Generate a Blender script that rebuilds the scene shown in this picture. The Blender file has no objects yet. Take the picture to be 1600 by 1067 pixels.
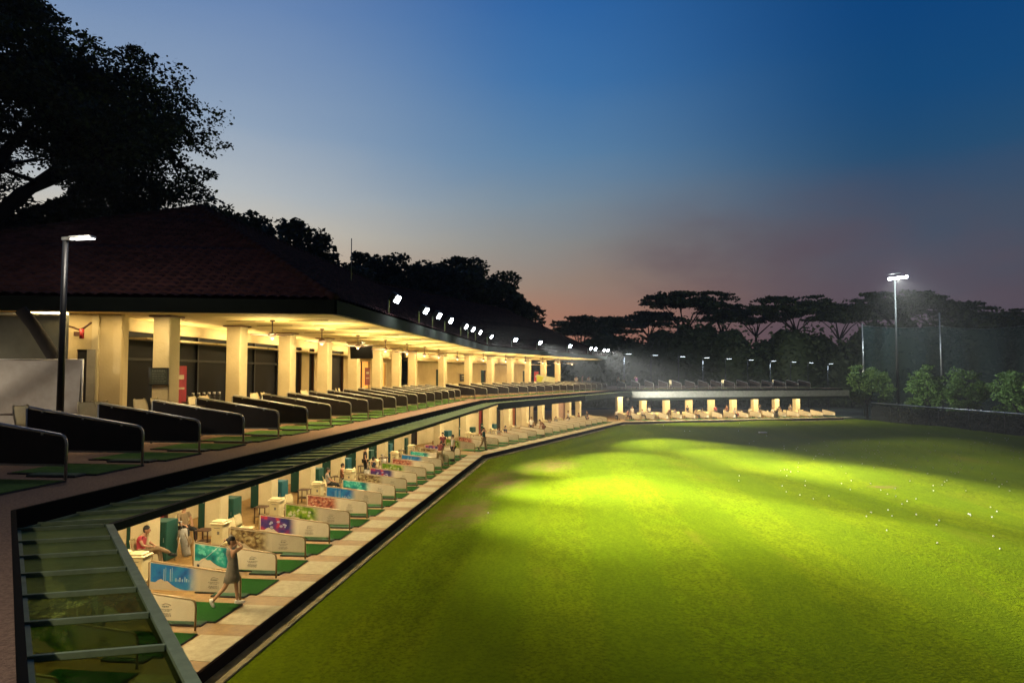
import bpy, math, random
import numpy as np
from mathutils import Vector, Matrix
R = math.radians
rnd = random.Random(7)
C = bpy.context.scene.collection
SC = bpy.context.scene

# ---------------------------------------------------------------- camera
H = 5.83
cd = bpy.data.cameras.new('camera'); cam = bpy.data.objects.new('camera', cd); C.objects.link(cam)
cd.lens = 24; cd.sensor_width = 36; cd.clip_end = 3000; cd.clip_start = 0.1
cam.location = (0, 0, H); cam.rotation_euler = (R(90 + 2.817), 0, 0)
SC.camera = cam
SC.view_settings.view_transform = 'Standard'; SC.view_settings.look = 'None'
SC.view_settings.exposure = 0; SC.view_settings.gamma = 1
SC.cycles.use_denoising = True
SC.cycles.max_bounces = 5; SC.cycles.diffuse_bounces = 3; SC.cycles.transparent_max_bounces = 16
SC.cycles.caustics_reflective = False; SC.cycles.caustics_refractive = False
SC.cycles.sample_clamp_indirect = 4

def lin(h):
    h = h.lstrip('#'); o = []
    for i in (0, 2, 4):
        c = int(h[i:i+2], 16) / 255
        o.append(c / 12.92 if c <= .04045 else ((c + .055) / 1.055) ** 2.4)
    return (*o, 1)

# ---------------------------------------------------------------- dusk sky
W = bpy.data.worlds.new('World'); SC.world = W; W.use_nodes = True
nt = W.node_tree; nt.nodes.clear()
def N(t, **k):
    n = nt.nodes.new(t)
    for a, v in k.items(): setattr(n, a, v)
    return n
def mth(op, a, b=None, c=None):
    n = N('ShaderNodeMath', operation=op)
    for i, v in enumerate((a, b, c)):
        if v is None: continue
        if isinstance(v, (int, float)): n.inputs[i].default_value = v
        else: nt.links.new(v, n.inputs[i])
    return n.outputs[0]
def ramp(fac, stops):
    n = N('ShaderNodeValToRGB'); cr = n.color_ramp; cr.interpolation = 'LINEAR'
    cr.elements[0].position = stops[0][0]; cr.elements[0].color = lin(stops[0][1])
    cr.elements[1].position = stops[-1][0]; cr.elements[1].color = lin(stops[-1][1])
    for p, c in stops[1:-1]: cr.elements.new(p).color = lin(c)
    nt.links.new(fac, n.inputs[0]); return n.outputs[0]
tc = N('ShaderNodeTexCoord'); sx = N('ShaderNodeSeparateXYZ'); nt.links.new(tc.outputs['Generated'], sx.inputs[0])
el = mth('MULTIPLY', mth('ARCSINE', sx.outputs[2]), 1 / R(60))      # elevation, 60 deg = 1
az = mth('ARCTAN2', sx.outputs[0], sx.outputs[1])
nz = N('ShaderNodeTexNoise'); nz.inputs['Scale'].default_value = 3.2; nz.inputs['Detail'].default_value = 5
mp = N('ShaderNodeMapping'); mp.inputs['Scale'].default_value = (1, 1, 3.2); nt.links.new(tc.outputs['Generated'], mp.inputs[0]); nt.links.new(mp.outputs[0], nz.inputs[0])
el2 = mth('ADD', el, mth('MULTIPLY', mth('SUBTRACT', nz.outputs[0], .5), .05))
def d(e): return e / 60
left = ramp(el2, [(0, '#c08e6c'), (d(6), '#ceae8e'), (d(11.5), '#cbc4b6'), (d(14.5), '#b4bbc0'), (d(19), '#93a6bd'), (d(27), '#6c89b4'), (d(40), '#42639c'), (1, '#2c4c88')])
mid = ramp(el2, [(0, '#ac6c55'), (d(5), '#a87b66'), (d(8), '#998476'), (d(11), '#8a8a88'), (d(14), '#788b9b'), (d(18), '#5c82a6'), (d(24), '#3f72a8'), (d(29), '#2f65a3'), (1, '#16407c')])
rgt = ramp(el2, [(0, '#4c4350'), (d(5), '#514a55'), (d(8.5), '#4a4f5e'), (d(12), '#414f64'), (d(16), '#254d71'), (d(21), '#154878'), (d(26), '#0e4379'), (1, '#0a3062')])
def sm(lo, hi):
    n = N('ShaderNodeMapRange', interpolation_type='SMOOTHSTEP'); n.inputs['From Min'].default_value = R(lo); n.inputs['From Max'].default_value = R(hi)
    nt.links.new(az, n.inputs['Value']); return n.outputs['Result']
def mixc(f, a, b):
    n = N('ShaderNodeMix', data_type='RGBA'); nt.links.new(f, n.inputs[0]); nt.links.new(a, n.inputs[6]); nt.links.new(b, n.inputs[7]); return n.outputs[2]
sky = mixc(sm(1, 31), mixc(sm(-26, 6), left, mid), rgt)
nz2 = N('ShaderNodeTexNoise'); nz2.inputs['Scale'].default_value = 2.3; nz2.inputs['Detail'].default_value = 6; nz2.inputs['Roughness'].default_value = .55
mp2 = N('ShaderNodeMapping'); mp2.inputs['Scale'].default_value = (1, 1, 2.4); mp2.inputs['Rotation'].default_value = (0, R(-18), 0); nt.links.new(tc.outputs['Generated'], mp2.inputs[0]); nt.links.new(mp2.outputs[0], nz2.inputs[0])
def mrw(v, a, b, c=0, d_=1):
    n = N('ShaderNodeMapRange', interpolation_type='SMOOTHSTEP'); nt.links.new(v, n.inputs['Value']); n.inputs['From Min'].default_value = a; n.inputs['From Max'].default_value = b; n.inputs['To Min'].default_value = c; n.inputs['To Max'].default_value = d_; return n.outputs[0]
band = mth('MULTIPLY', mth('MULTIPLY', mrw(el, d(17), d(8)), sm(2, 16)), mrw(nz2.outputs[0], .36, .66, .0, .75))
smk = N('ShaderNodeRGB'); smk.outputs[0].default_value = lin('#5b4a54')
sky = mixc(band, sky, smk.outputs[0])
dim = N('ShaderNodeMapRange', interpolation_type='SMOOTHSTEP'); dim.inputs['From Min'].default_value = -.2; dim.inputs['From Max'].default_value = .75; dim.inputs['To Min'].default_value = .22; nt.links.new(sx.outputs[1], dim.inputs['Value'])
bg = N('ShaderNodeBackground'); bg.inputs[1].default_value = 1.0
ow = N('ShaderNodeOutputWorld'); nt.links.new(sky, bg.inputs[0]); nt.links.new(dim.outputs[0], bg.inputs[1]); nt.links.new(bg.outputs[0], ow.inputs[0])

# ---------------------------------------------------------------- materials
MATS = {}
def mat(name, col, rough=.7, noise=None, bump=None, metal=0, emit=None, spec=.5, col2=None, coat=0):
    """col/col2 mixed by noise(scale, detail); bump = (scale, strength)"""
    if name in MATS: return MATS[name]
    m = bpy.data.materials.new(name); m.use_nodes = True; t = m.node_tree; b = t.nodes['Principled BSDF']
    c = lin(col) if isinstance(col, str) else (*col, 1)
    b.inputs['Base Color'].default_value = c; b.inputs['Roughness'].default_value = rough; b.inputs['Metallic'].default_value = metal
    b.inputs['Specular IOR Level'].default_value = spec; b.inputs['Coat Weight'].default_value = coat
    co = t.nodes.new('ShaderNodeTexCoord')
    if noise is None and emit is None: noise = 3
    if noise:
        c2 = (lin(col2) if isinstance(col2, str) else (*col2, 1)) if col2 else tuple(x * .72 for x in c[:3]) + (1,)
        n = t.nodes.new('ShaderNodeTexNoise'); n.inputs['Scale'].default_value = noise; n.inputs['Detail'].default_value = 6; n.inputs['Roughness'].default_value = .65
        t.links.new(co.outputs['Object'], n.inputs[0])
        r = t.nodes.new('ShaderNodeMapRange'); r.inputs[1].default_value = .35; r.inputs[2].default_value = .68; t.links.new(n.outputs[0], r.inputs[0])
        x = t.nodes.new('ShaderNodeMix'); x.data_type = 'RGBA'; x.inputs[6].default_value = c; x.inputs[7].default_value = c2
        t.links.new(r.outputs[0], x.inputs[0]); t.links.new(x.outputs[2], b.inputs['Base Color'])
    if bump:
        n = t.nodes.new('ShaderNodeTexNoise'); n.inputs['Scale'].default_value = bump[0]; n.inputs['Detail'].default_value = 4
        t.links.new(co.outputs['Object'], n.inputs[0])
        u = t.nodes.new('ShaderNodeBump'); u.inputs['Strength'].default_value = bump[1]; u.inputs['Distance'].default_value = .03
        t.links.new(n.outputs[0], u.inputs['Height']); t.links.new(u.outputs[0], b.inputs['Normal'])
    if emit:
        b.inputs['Emission Color'].default_value = (lin(emit[0]) if isinstance(emit[0], str) else (*emit[0], 1)); b.inputs['Emission Strength'].default_value = emit[1]
    MATS[name] = m; return m
cream = mat('cream_plaster', (.62, .52, .32), .75, 1.3, (18, .25), col2=(.52, .43, .25))
wallc = mat('wall_paint', (.55, .44, .24), .8, .8, (14, .2), col2=(.44, .34, .18))
soff = mat('soffit_board', (.68, .54, .24), .8, .5, (6, .1), col2=(.6, .46, .19))
capm = mat('column_cap_paint', (.18, .09, .05), .6)
darkf = mat('dark_fascia', (.014, .018, .013), .8, 2, spec=.1)
slabf = mat('slab_edge_paint', (.005, .005, .0055), .9, 3, spec=.03)
decku = mat('pebble_wash', (.28, .18, .12), .9, 28, (60, .6), col2=(.13, .08, .055), spec=.1)
tanf = mat('ochre_floor', (.27, .155, .04), .6, 4, (20, .15), col2=(.17, .09, .022))
conc = mat('pale_concrete', (.43, .37, .23), .8, 5, (30, .3), col2=(.3, .25, .15))
kerbm = mat('kerb_concrete', (.3, .25, .15), .85, 2, (30, .3), col2=(.13, .11, .055), spec=.05)
brownface = mat('brown_kerb_face', (.012, .006, .005), .9, 3, spec=.02)
turf = mat('mat_turf', (.02, .1, .014), .95, 25, (220, .7), col2=(.012, .065, .01), spec=.1)
turf2 = mat('mat_turf_worn', (.1, .19, .04), .95, 12, (220, .7), col2=(.045, .12, .02), spec=.1)
rubber = mat('black_rubber', (.012, .012, .013), .7, 8)
steel = mat('galvanised_steel', (.42, .42, .4), .35, 6, metal=.85)
brass = mat('painted_tube', (.26, .18, .09), .45, 6, metal=.3)
darkpan = mat('dark_board', (.012, .009, .009), .6, spec=.2, noise=2, col2=(.02, .014, .012))
whitepan = mat('white_board', (.55, .48, .36), .45, 2, col2=(.48, .41, .3))
teal = mat('teal_steel', (.006, .075, .06), .45, 1.5, col2=(.005, .055, .048))
teal2 = mat('blue_teal_steel', (.008, .11, .15), .45, 1.5, col2=(.006, .08, .11))
tealg = mat('grey_teal_steel', (.1, .16, .14), .5, 1.5)
creamp = mat('cream_plastic', (.68, .57, .33), .4, 4, col2=(.6, .5, .28))
white = mat('white_paint', (.75, .72, .66), .5, 4)
wood = mat('brown_wood', (.075, .032, .016), .5, 9, (30, .2), col2=(.045, .018, .01))
black = mat('black_metal', (.01, .01, .011), .45, 6)
dglass = mat('dark_glass', (.008, .008, .009), .45, .8, spec=.15)
dark_int = mat('dark_interior', (.012, .01, .009), .8, 2)
redm = mat('red_paint', (.4, .02, .02), .5, 5)
greyt = mat('grey_ink', (.22, .2, .17), .7, 5)
roofm = mat('clay_tile', (.085, .036, .034), .95, spec=.05, noise=2.2, bump=(12, .4), col2=(.03, .015, .015))
ledm = mat('led_white', (.9, .9, .9), .5, emit=((1, .96, .9), 14))
flood = mat('floodlight_lens', (.9, .9, .9), .5, emit=((.86, .92, 1), 60))
warmled = mat('warm_lamp', (.9, .9, .9), .5, emit=((1, .82, .5), 8)); globem = mat('added_globe_glow', (.9, .9, .9), .5, emit=((1, .75, .4), 1.3))
farled = mat('street_lamp_lens', (.9, .9, .9), .5, emit=((.8, .9, 1), 9))
orange = mat('lit_shop_interior', (.6, .3, .08), .6, emit=((1, .42, .07), .75))
bark = mat('bark', (.016, .011, .008), .9, 6, (10, .6))
skin_m = mat('skin', (.42, .24, .15), .6, 9, col2=(.38, .2, .12))
hair_m = mat('black_hair', (.012, .009, .008), .6, 20)
netm = None

def leafmat(name, a, b):
    if name in MATS: return MATS[name]
    m = bpy.data.materials.new(name); m.use_nodes = True; t = m.node_tree; p = t.nodes['Principled BSDF']
    o = t.nodes.new('ShaderNodeNewGeometry'); r = t.nodes.new('ShaderNodeMix'); r.data_type = 'RGBA'
    r.inputs[6].default_value = (*a, 1); r.inputs[7].default_value = (*b, 1)
    t.links.new(o.outputs['Random Per Island'], r.inputs[0]); t.links.new(r.outputs[2], p.inputs['Base Color'])
    p.inputs['Roughness'].default_value = .7; MATS[name] = m; return m
leafD = leafmat('dark_leaves', (.03, .045, .015), (.05, .07, .022))
leafL = leafmat('pale_leaves', (.07, .13, .025), (.13, .22, .04))

# ---------------------------------------------------------------- mesh helper
class MB:
    def __init__(s): s.v = []; s.f = []; s.m = []; s.sm = []
    def add(s, vs, fs, m=0, smooth=False):
        o = len(s.v); s.v += [tuple(p) for p in vs]; s.f += [tuple(o + i for i in f) for f in fs]; s.m += [m] * len(fs); s.sm += [smooth] * len(fs)
    def box(s, c, d, rz=0, m=0, bev=0, M=None):
        x, y, z = (q / 2 for q in d)
        if bev:
            vs = []
            for sz in (-1, 1):
                for zz, k in (((z, bev), (z - bev, 0)) if sz > 0 else ((-z + bev, 0), (-z, bev)))[::(1 if sz < 0 else -1)] if False else ():
                    pass
            zs = [(-z, bev), (-z + bev, 0), (z - bev, 0), (z, bev)]
            for zz, k in zs:
                X, Y = x - k, y - k; b = bev if not k else bev * .6
                vs += [(X - b, -Y, zz), (X, -Y + b, zz), (X, Y - b, zz), (X - b, Y, zz), (-X + b, Y, zz), (-X, Y - b, zz), (-X, -Y + b, zz), (-X + b, -Y, zz)]
            fs = [tuple(range(7, -1, -1)), tuple(range(24, 32))]
            for r in range(3):
                for i in range(8): a = r * 8; j = (i + 1) % 8; fs.append((a + i, a + j, a + 8 + j, a + 8 + i))
        else:
            vs = [(sx * x, sy * y, sz * z) for sz in (-1, 1) for sy in (-1, 1) for sx in (-1, 1)]
            fs = [(0, 2, 3, 1), (4, 5, 7, 6), (0, 1, 5, 4), (2, 6, 7, 3), (0, 4, 6, 2), (1, 3, 7, 5)]
        T = Matrix.Translation(c) @ (M if M is not None else Matrix.Rotation(rz, 4, 'Z'))
        s.add([T @ Vector(p) for p in vs], fs, m)
    def tube(s, path, r, n=8, m=0, caps=True):
        path = [Vector(p) for p in path]; rs = r if isinstance(r, (list, tuple)) else [r] * len(path)
        vs = []; prev = None
        for i, p in enumerate(path):
            t = (path[min(i + 1, len(path) - 1)] - path[max(i - 1, 0)]).normalized()
            a = prev if prev is not None and abs(prev.dot(t)) < .95 else (Vector((0, 0, 1)) if abs(t.z) < .9 else Vector((1, 0, 0)))
            x = t.cross(a).normalized(); y = x.cross(t).normalized(); prev = y
            vs += [p + (x * math.cos(2 * math.pi * k / n) + y * math.sin(2 * math.pi * k / n)) * rs[i] for k in range(n)]
        fs = [(i * n + k, i * n + (k + 1) % n, (i + 1) * n + (k + 1) % n, (i + 1) * n + k) for i in range(len(path) - 1) for k in range(n)]
        if caps: fs += [tuple(range(n - 1, -1, -1)), tuple(range((len(path) - 1) * n, len(path) * n))]
        s.add(vs, fs, m, True)
    def loft(s, rings, n=14, m=0):
        """rings of (centre, rx, ry): horizontal ellipses"""
        vs = []
        for c, rx, ry in rings:
            vs += [(c[0] + rx * math.cos(2 * math.pi * k / n), c[1] + ry * math.sin(2 * math.pi * k / n), c[2]) for k in range(n)]
        fs = [(i * n + k, i * n + (k + 1) % n, (i + 1) * n + (k + 1) % n, (i + 1) * n + k) for i in range(len(rings) - 1) for k in range(n)]
        fs += [tuple(range(n - 1, -1, -1)), tuple(range((len(rings) - 1) * n, len(rings) * n))]
        s.add(vs, fs, m, True)
    def ell(s, c, r, nu=12, nv=8, m=0, M=None, zmin=-1, jit=0):
        vs = []; fs = []
        for j in range(nv + 1):
            z = zmin + (1 - zmin) * j / nv; z = max(-1, min(1, math.sin(math.pi / 2 * (z)) if zmin == -1 else z)); q = math.sqrt(max(0, 1 - z * z)) + 1e-4
            for i in range(nu):
                k = 1 + (rnd.random() - .5) * jit
                p = Vector((r[0] * q * math.cos(2 * math.pi * i / nu) * k, r[1] * q * math.sin(2 * math.pi * i / nu) * k, r[2] * z * k))
                vs.append((M @ p if M is not None else p) + Vector(c))
        for j in range(nv):
            for i in range(nu): fs.append((j * nu + i, j * nu + (i + 1) % nu, (j + 1) * nu + (i + 1) % nu, (j + 1) * nu + i))
        s.add(vs, fs, m, True)
    def prism(s, poly, z0, z1, m=0, mside=None):
        n = len(poly); vs = [(x, y, z0) for x, y in poly] + [(x, y, z1) for x, y in poly]
        s.add(vs, [tuple(range(n - 1, -1, -1)), tuple(range(n, 2 * n))], m)
        s.add(vs, [(i, (i + 1) % n, n + (i + 1) % n, n + i) for i in range(n)], m if mside is None else mside)
    def mesh(s, name, mats):
        me = bpy.data.meshes.new(name); me.from_pydata(s.v, [], s.f)
        for m in (mats if isinstance(mats, (list, tuple)) else [mats]):
            if m: me.materials.append(m)
        me.polygons.foreach_set('material_index', s.m); me.polygons.foreach_set('use_smooth', s.sm); me.update(); return me
    def build(s, name, mats, parent=None): return link(name, s.mesh(name, mats), parent)
def link(name, data, parent=None):
    o = bpy.data.objects.new(name, data); C.objects.link(o)
    if parent is not None: o.parent = parent
    return o
def tag(o, label=None, cat=None, group=None, kind=None):
    for k, v in (('label', label), ('category', cat), ('group', group), ('kind', kind)):
        if v: o[k] = v
    return o
def thing(name, label, cat, loc=(0, 0, 0), rz=0, group=None):
    o = link(name, None); o.location = loc; o.rotation_euler = (0, 0, rz); return tag(o, label, cat, group)
def dup(root, loc, rz=0, label=None, group=None):
    r = root.copy(); C.objects.link(r); r.location = loc; r.rotation_euler = (0, 0, rz)
    if label: r['label'] = label
    if group: r['group'] = group
    for ch in list(root.children):
        c = ch.copy(); C.objects.link(c); c.parent = r
        for g in ch.children:
            q = g.copy(); C.objects.link(q); q.parent = c
    return r
ONES = 'first second third fourth fifth sixth seventh eighth ninth tenth eleventh twelfth thirteenth fourteenth fifteenth sixteenth seventeenth eighteenth nineteenth'.split()
TENS = {2: 'twent', 3: 'thirt', 4: 'fort', 5: 'fift', 6: 'sixt', 7: 'sevent'}
def nth(i):
    if i < 20: return ONES[i - 1]
    t, u = divmod(i, 10); return TENS[t] + 'ieth' if u == 0 else TENS[t] + 'y-' + ONES[u - 1]

# ---------------------------------------------------------------- plan of the curved two-storey range
K = [Vector(p) for p in ((2.2, -2.8), (-6.7, 9.22), (-2.15, 50.3), (13.9, 85.5), (45.5, 94.2))]
SEG = {}
for i, nm in enumerate('NABC'):
    a, b = K[i], K[i + 1]; L = (b - a).length; u = (b - a) / L; SEG[nm] = (a, u, Vector((u.y, -u.x)), L)
def P(seg, s, n, z=0):
    a, u, nn, L = SEG[seg]; q = a + u * s + nn * n; return Vector((q.x, q.y, z))
def yaw(seg):            # rotation that carries local +Y to the along-row direction (local +X to the range)
    u = SEG[seg][1]; return math.atan2(-u.x, u.y)
def off(n):              # mitred offset of the whole line
    out = []
    for i in range(5):
        if i == 0: q = K[0] + SEG['N'][2] * n
        elif i == 4: q = K[4] + SEG['C'][2] * n
        else:
            n0 = SEG['NABC'[i - 1]][2]; n1 = SEG['NABC'[i]][2]; q = K[i] + (n0 + n1) * n / (1 + n0.dot(n1))
        out.append(q)
    return out
def strip(mb, na, nb, z0, z1, i0=0, i1=4, m=0):
    """solid band between offsets na (inner) and nb (outer)"""
    A, B = off(na), off(nb)
    for i in range(i0, i1):
        mb.prism([A[i], B[i], B[i + 1], A[i + 1]][::1], z0, z1, m)
DZ = 4.03   # upper deck level
LA, LB, LC = SEG['A'][3], SEG['B'][3], SEG['C'][3]

# ---------------------------------------------------------------- ground
def struct(o): o['kind'] = 'structure'; return o
g = MB(); g.add([(-1500, -600, -.9), (1500, -600, -.9), (1500, 2500, -.9), (-1500, 2500, -.9)], [(0, 1, 2, 3)])
struct(g.build('ground', mat('dark_soil', (.035, .04, .018), .95, .15, (2, .5), col2=(.018, .022, .01))))

def edge_x(y):           # boundary on the right of the lawn
    return 51.3 + (68.5 - y) * .09
def lawn_z(x, y):
    z = -.31
    d0 = x - (-2.15 + (y - 50.3) * .111)
    k = max(0, min(1, (d0 - 3) / 10)); k = k * k * (3 - 2 * k)
    # long low swells running away from the building
    a = (x - 11.5) * .94 + (y - 63) * .335
    z += k * .34 * math.exp(-((a - 4.5) / 3.0) ** 2) * max(0, 1 - abs(y - 46) / 34)
    b = (x - 6.5) * .9 + (y - 33) * .44
    z += k * .22 * math.exp(-((b - 4.2) / 2.6) ** 2) * max(0, 1 - abs(y - 27) / 26)
    z += k * (.10 * math.sin(x * .21 + 1.3) * math.cos(y * .13) + .05 * math.sin(x * .47 + y * .19) + .04 * math.sin(y * .41 - x * .12))
    return z
xs = np.arange(-12, 95, .55); ys = np.arange(-4, 104, .55); g = MB(); vs = []; fs = []
nx = len(xs)
for y in ys:
    ex = edge_x(y)
    for x in xs: vs.append((x, y, lawn_z(x, y)))
for j in range(len(ys) - 1):
    for i in range(nx - 1):
        if xs[i] < edge_x(ys[j]) and ys[j] < 97.5 + (xs[i] - 44) * .1: fs.append((j * nx + i, j * nx + i + 1, (j + 1) * nx + i + 1, (j + 1) * nx + i))
g.add(vs, fs, 0, True)
gm = bpy.data.materials.new('range_grass'); gm.use_nodes = True; t = gm.node_tree; b = t.nodes['Principled BSDF']
co = t.nodes.new('ShaderNodeTexCoord')
def tex(scale, detail=5, sc=(1, 1, 1), rough=.6):
    mpn = t.nodes.new('ShaderNodeMapping'); mpn.inputs['Scale'].default_value = sc; t.links.new(co.outputs['Object'], mpn.inputs[0])
    n = t.nodes.new('ShaderNodeTexNoise'); n.inputs['Scale'].default_value = scale; n.inputs['Detail'].default_value = detail; n.inputs['Roughness'].default_value = rough
    t.links.new(mpn.outputs[0], n.inputs[0]); return n.outputs[0]
def mr(v, a, b_):
    n = t.nodes.new('ShaderNodeMapRange'); n.inputs[1].default_value = a; n.inputs[2].default_value = b_; t.links.new(v, n.inputs[0]); return n.outputs[0]
def mx(f, a, b_):
    n = t.nodes.new('ShaderNodeMix'); n.data_type = 'RGBA'
    for i, v in ((0, f), (6, a), (7, b_)):
        if isinstance(v, tuple): n.inputs[i].default_value = (*v, 1)
        else: t.links.new(v, n.inputs[i])
    return n.outputs[2]
c1 = mx(mr(tex(.16), .35, .65), (.112, .168, .003), (.14, .172, .004))
c1 = mx(mr(tex(2.5, 8, (1, .35, 1), .75), .38, .66), c1, (.085, .115, .004))
c1 = mx(mr(tex(.11, 4, (1, .6, 1)), .6, .74), c1, (.135, .14, .008))
c1 = mx(mr(tex(9, 3), .42, .7), c1, (.06, .085, .004))
c1 = mx(mr(tex(.5, 6, (1, .25, 1), .7), .6, .8), c1, (.13, .13, .01))
c1 = mx(mr(tex(34, 3), .55, .8), c1, (.15, .165, .008))
def objvec(rot, loc=(0, 0, 0), sc=(1, 1, 1)):
    m_ = t.nodes.new('ShaderNodeMapping'); m_.vector_type = 'TEXTURE'; m_.inputs['Rotation'].default_value = (0, 0, rot); m_.inputs['Location'].default_value = loc; m_.inputs['Scale'].default_value = sc
    t.links.new(co.outputs['Object'], m_.inputs[0]); return m_.outputs[0]
def mix2(c_, fac, k, col_):
    m_ = t.nodes.new('ShaderNodeMath'); m_.operation = 'MULTIPLY'; t.links.new(fac, m_.inputs[0])
    if isinstance(k, (int, float)): m_.inputs[1].default_value = k
    else: t.links.new(k, m_.inputs[1])
    return mx(m_.outputs[0], c_, col_)
wv = t.nodes.new('ShaderNodeTexWave'); wv.bands_direction = 'X'; wv.inputs['Scale'].default_value = .075; wv.inputs['Distortion'].default_value = .6; wv.inputs['Detail'].default_value = 2; t.links.new(objvec(-.07), wv.inputs[0])
c1 = mix2(c1, mr(wv.outputs[0], .4, .6), .42, (.075, .115, .004))
wn = tex(1.4, 7, (1, 1, 1), .75)
for px_, py_, sx1, sy1 in ((-2.2, 31, 1.7, 4.5), (-.8, 40, 2.2, 6), (2.5, 47, 2.4, 4), (20.5, 38, 1.0, .6)):
    gs = t.nodes.new('ShaderNodeTexGradient'); gs.gradient_type = 'SPHERICAL'; t.links.new(objvec(-.15, (px_, py_, 0), (sx1, sy1, 3)), gs.inputs[0])
    c1 = mix2(c1, mr(gs.outputs[0], 0, .7), mr(wn, .38, .6), (.15, .1, .035))
t.links.new(c1, b.inputs['Base Color']); b.inputs['Roughness'].default_value = .95; b.inputs['Specular IOR Level'].default_value = 0
bp = t.nodes.new('ShaderNodeBump'); bp.inputs['Strength'].default_value = .5; bp.inputs['Distance'].default_value = .05
t.links.new(tex(11, 6), bp.inputs['Height']); t.links.new(bp.outputs[0], b.inputs['Normal'])
struct(g.build('lawn', gm))

# lower floor with its dark front face, gutter kerb, pale squares
g = MB(); A, B = off(-30), off(0)
for i in range(4): g.prism([A[i], B[i], B[i + 1], A[i + 1]], -.35, 0)
struct(g.build('lower_floor', tanf))
g = MB(); strip(g, .003, .05, -.33, -.012); struct(g.build('floor_kerb_face', brownface))
g = MB(); strip(g, .06, .42, -.4, -.27)
struct(g.build('range_kerb', kerbm))

# ---------------------------------------------------------------- the building
bld = thing('driving_range_building', 'long curved two storey driving range building with tiled hip roof', 'building')
g = MB(); strip(g, -30, 0, DZ - .06, DZ); g.build('upper_deck', decku, bld)
g = MB(); strip(g, -30, -.02, 3.76, DZ - .063); g.build('deck_slab', cream, bld)
g = MB(); strip(g, .003, .06, 3.70, DZ - .004); g.build('slab_edge', slabf, bld)
g = MB(); strip(g, -8.7, -8.4, 3.35, 3.757, 3, 4); g.build('rear_beam', cream, bld)

# glass canopies
gl = bpy.data.materials.new('green_canopy_glass'); gl.use_nodes = True; t = gl.node_tree; b = t.nodes['Principled BSDF']; out = t.nodes['Material Output']
co = t.nodes.new('ShaderNodeTexCoord')
b.inputs['Base Color'].default_value = (.24, .3, .08, 1); b.inputs['Roughness'].default_value = .7; b.inputs['Specular IOR Level'].default_value = .03
tr = t.nodes.new('ShaderNodeBsdfTransparent'); tr.inputs[0].default_value = (.25, .32, .19, 1)
lw = t.nodes.new('ShaderNodeLayerWeight'); lw.inputs[0].default_value = .5
ms = t.nodes.new('ShaderNodeMixShader')
dirt = mr(tex(7, 6, (1, 1, 1), .8), .42, .75)
ad = t.nodes.new('ShaderNodeMath'); ad.operation = 'MULTIPLY_ADD'; t.links.new(dirt, ad.inputs[0]); ad.inputs[1].default_value = .16
fa = mr(lw.outputs['Facing'], .69, .87); t.links.new(fa, ad.inputs[2]); ad.use_clamp = True
t.links.new(ad.outputs[0], ms.inputs[0]); t.links.new(tr.outputs[0], ms.inputs[1]); t.links.new(b.outputs[0], ms.inputs[2]); t.links.new(ms.outputs[0], out.inputs[0])
cframe = mat('canopy_frame', (.26, .33, .19), .6, 5, spec=.1)
CW = 1.06
inn, ou = off(.06), off(CW); ou[0] = Vector((3.08, -2.8))
for k, nm in enumerate('NABC'):
    par = link('canopy', None, bld)
    gg = MB(); e = 0
    gg.prism([inn[k], ou[k], ou[k + 1], inn[k + 1]], 3.735, 3.745); gg.build('glass', gl, par)
    gg = MB(); o1 = [ou[k], ou[k] + (off(CW + .09)[k] - off(CW)[k]), off(CW + .09)[k + 1], ou[k + 1]]; gg.prism(o1, 3.66, 3.78)
    gg.build('edge_beam', cframe if nm == 'N' else darkf, par)
    gg = MB(); gg.prism([off(.062)[k], off(.12)[k], off(.12)[k + 1], off(.062)[k + 1]], 3.69, 3.77); gg.build('wall_rail', cframe, par)
    Li = (inn[k + 1] - inn[k]).length; n = int(Li / (.73 if nm != 'N' else .86))
    base = None
    for j in range(0, n + 1):
        f = (j + .5) / (n + 1)
        if nm == 'N': f = 1 - (j) * .86 / Li - .001
        if f < 0: break
        a = inn[k].lerp(inn[k + 1], f); b2 = ou[k].lerp(ou[k + 1], f) if nm != 'N' else None
        if nm == 'N':
            # rafters fan slightly around the corner
            b2 = ou[k].lerp(ou[k + 1], 1 - j * .86 / (ou[k + 1] - ou[k]).length)
        gg = MB(); dv = (b2 - a); Lr = dv.length; mid_ = (a + b2) / 2
        gg.box((mid_.x, mid_.y, 3.765), (Lr - .02, .035, .05), math.atan2(dv.y, dv.x)); gg.build('rafter', cframe, par)

gg = MB(); strip(gg, CW + .1, CW + .2, 3.02, 3.8, 3, 4); gg.build('edge_fascia', mat('grey_fascia', (.26, .26, .24), .8, 3, spec=.1), bld)
gg = MB(); strip(gg, CW + .02, CW + .09, 2.68, 3.66, 3, 4); gg.build('valance', darkf, bld)
gg = MB(); strip(gg, CW + .095, CW + .15, 3.3, 3.7, 2, 3); gg.build('valance', darkf, bld)
a_, b_ = P('B', 20, CW + .19).xy, off(CW + .19)[3]; gg = MB(); dv_ = b_ - a_
gg.prism([a_, a_ + dv_.normalized() * .2 + SEG['B'][2] * .05, b_ + SEG['B'][2] * .05, b_], 3.3, 3.8); gg.build('edge_fascia', MATS['grey_fascia'], bld)
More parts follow.
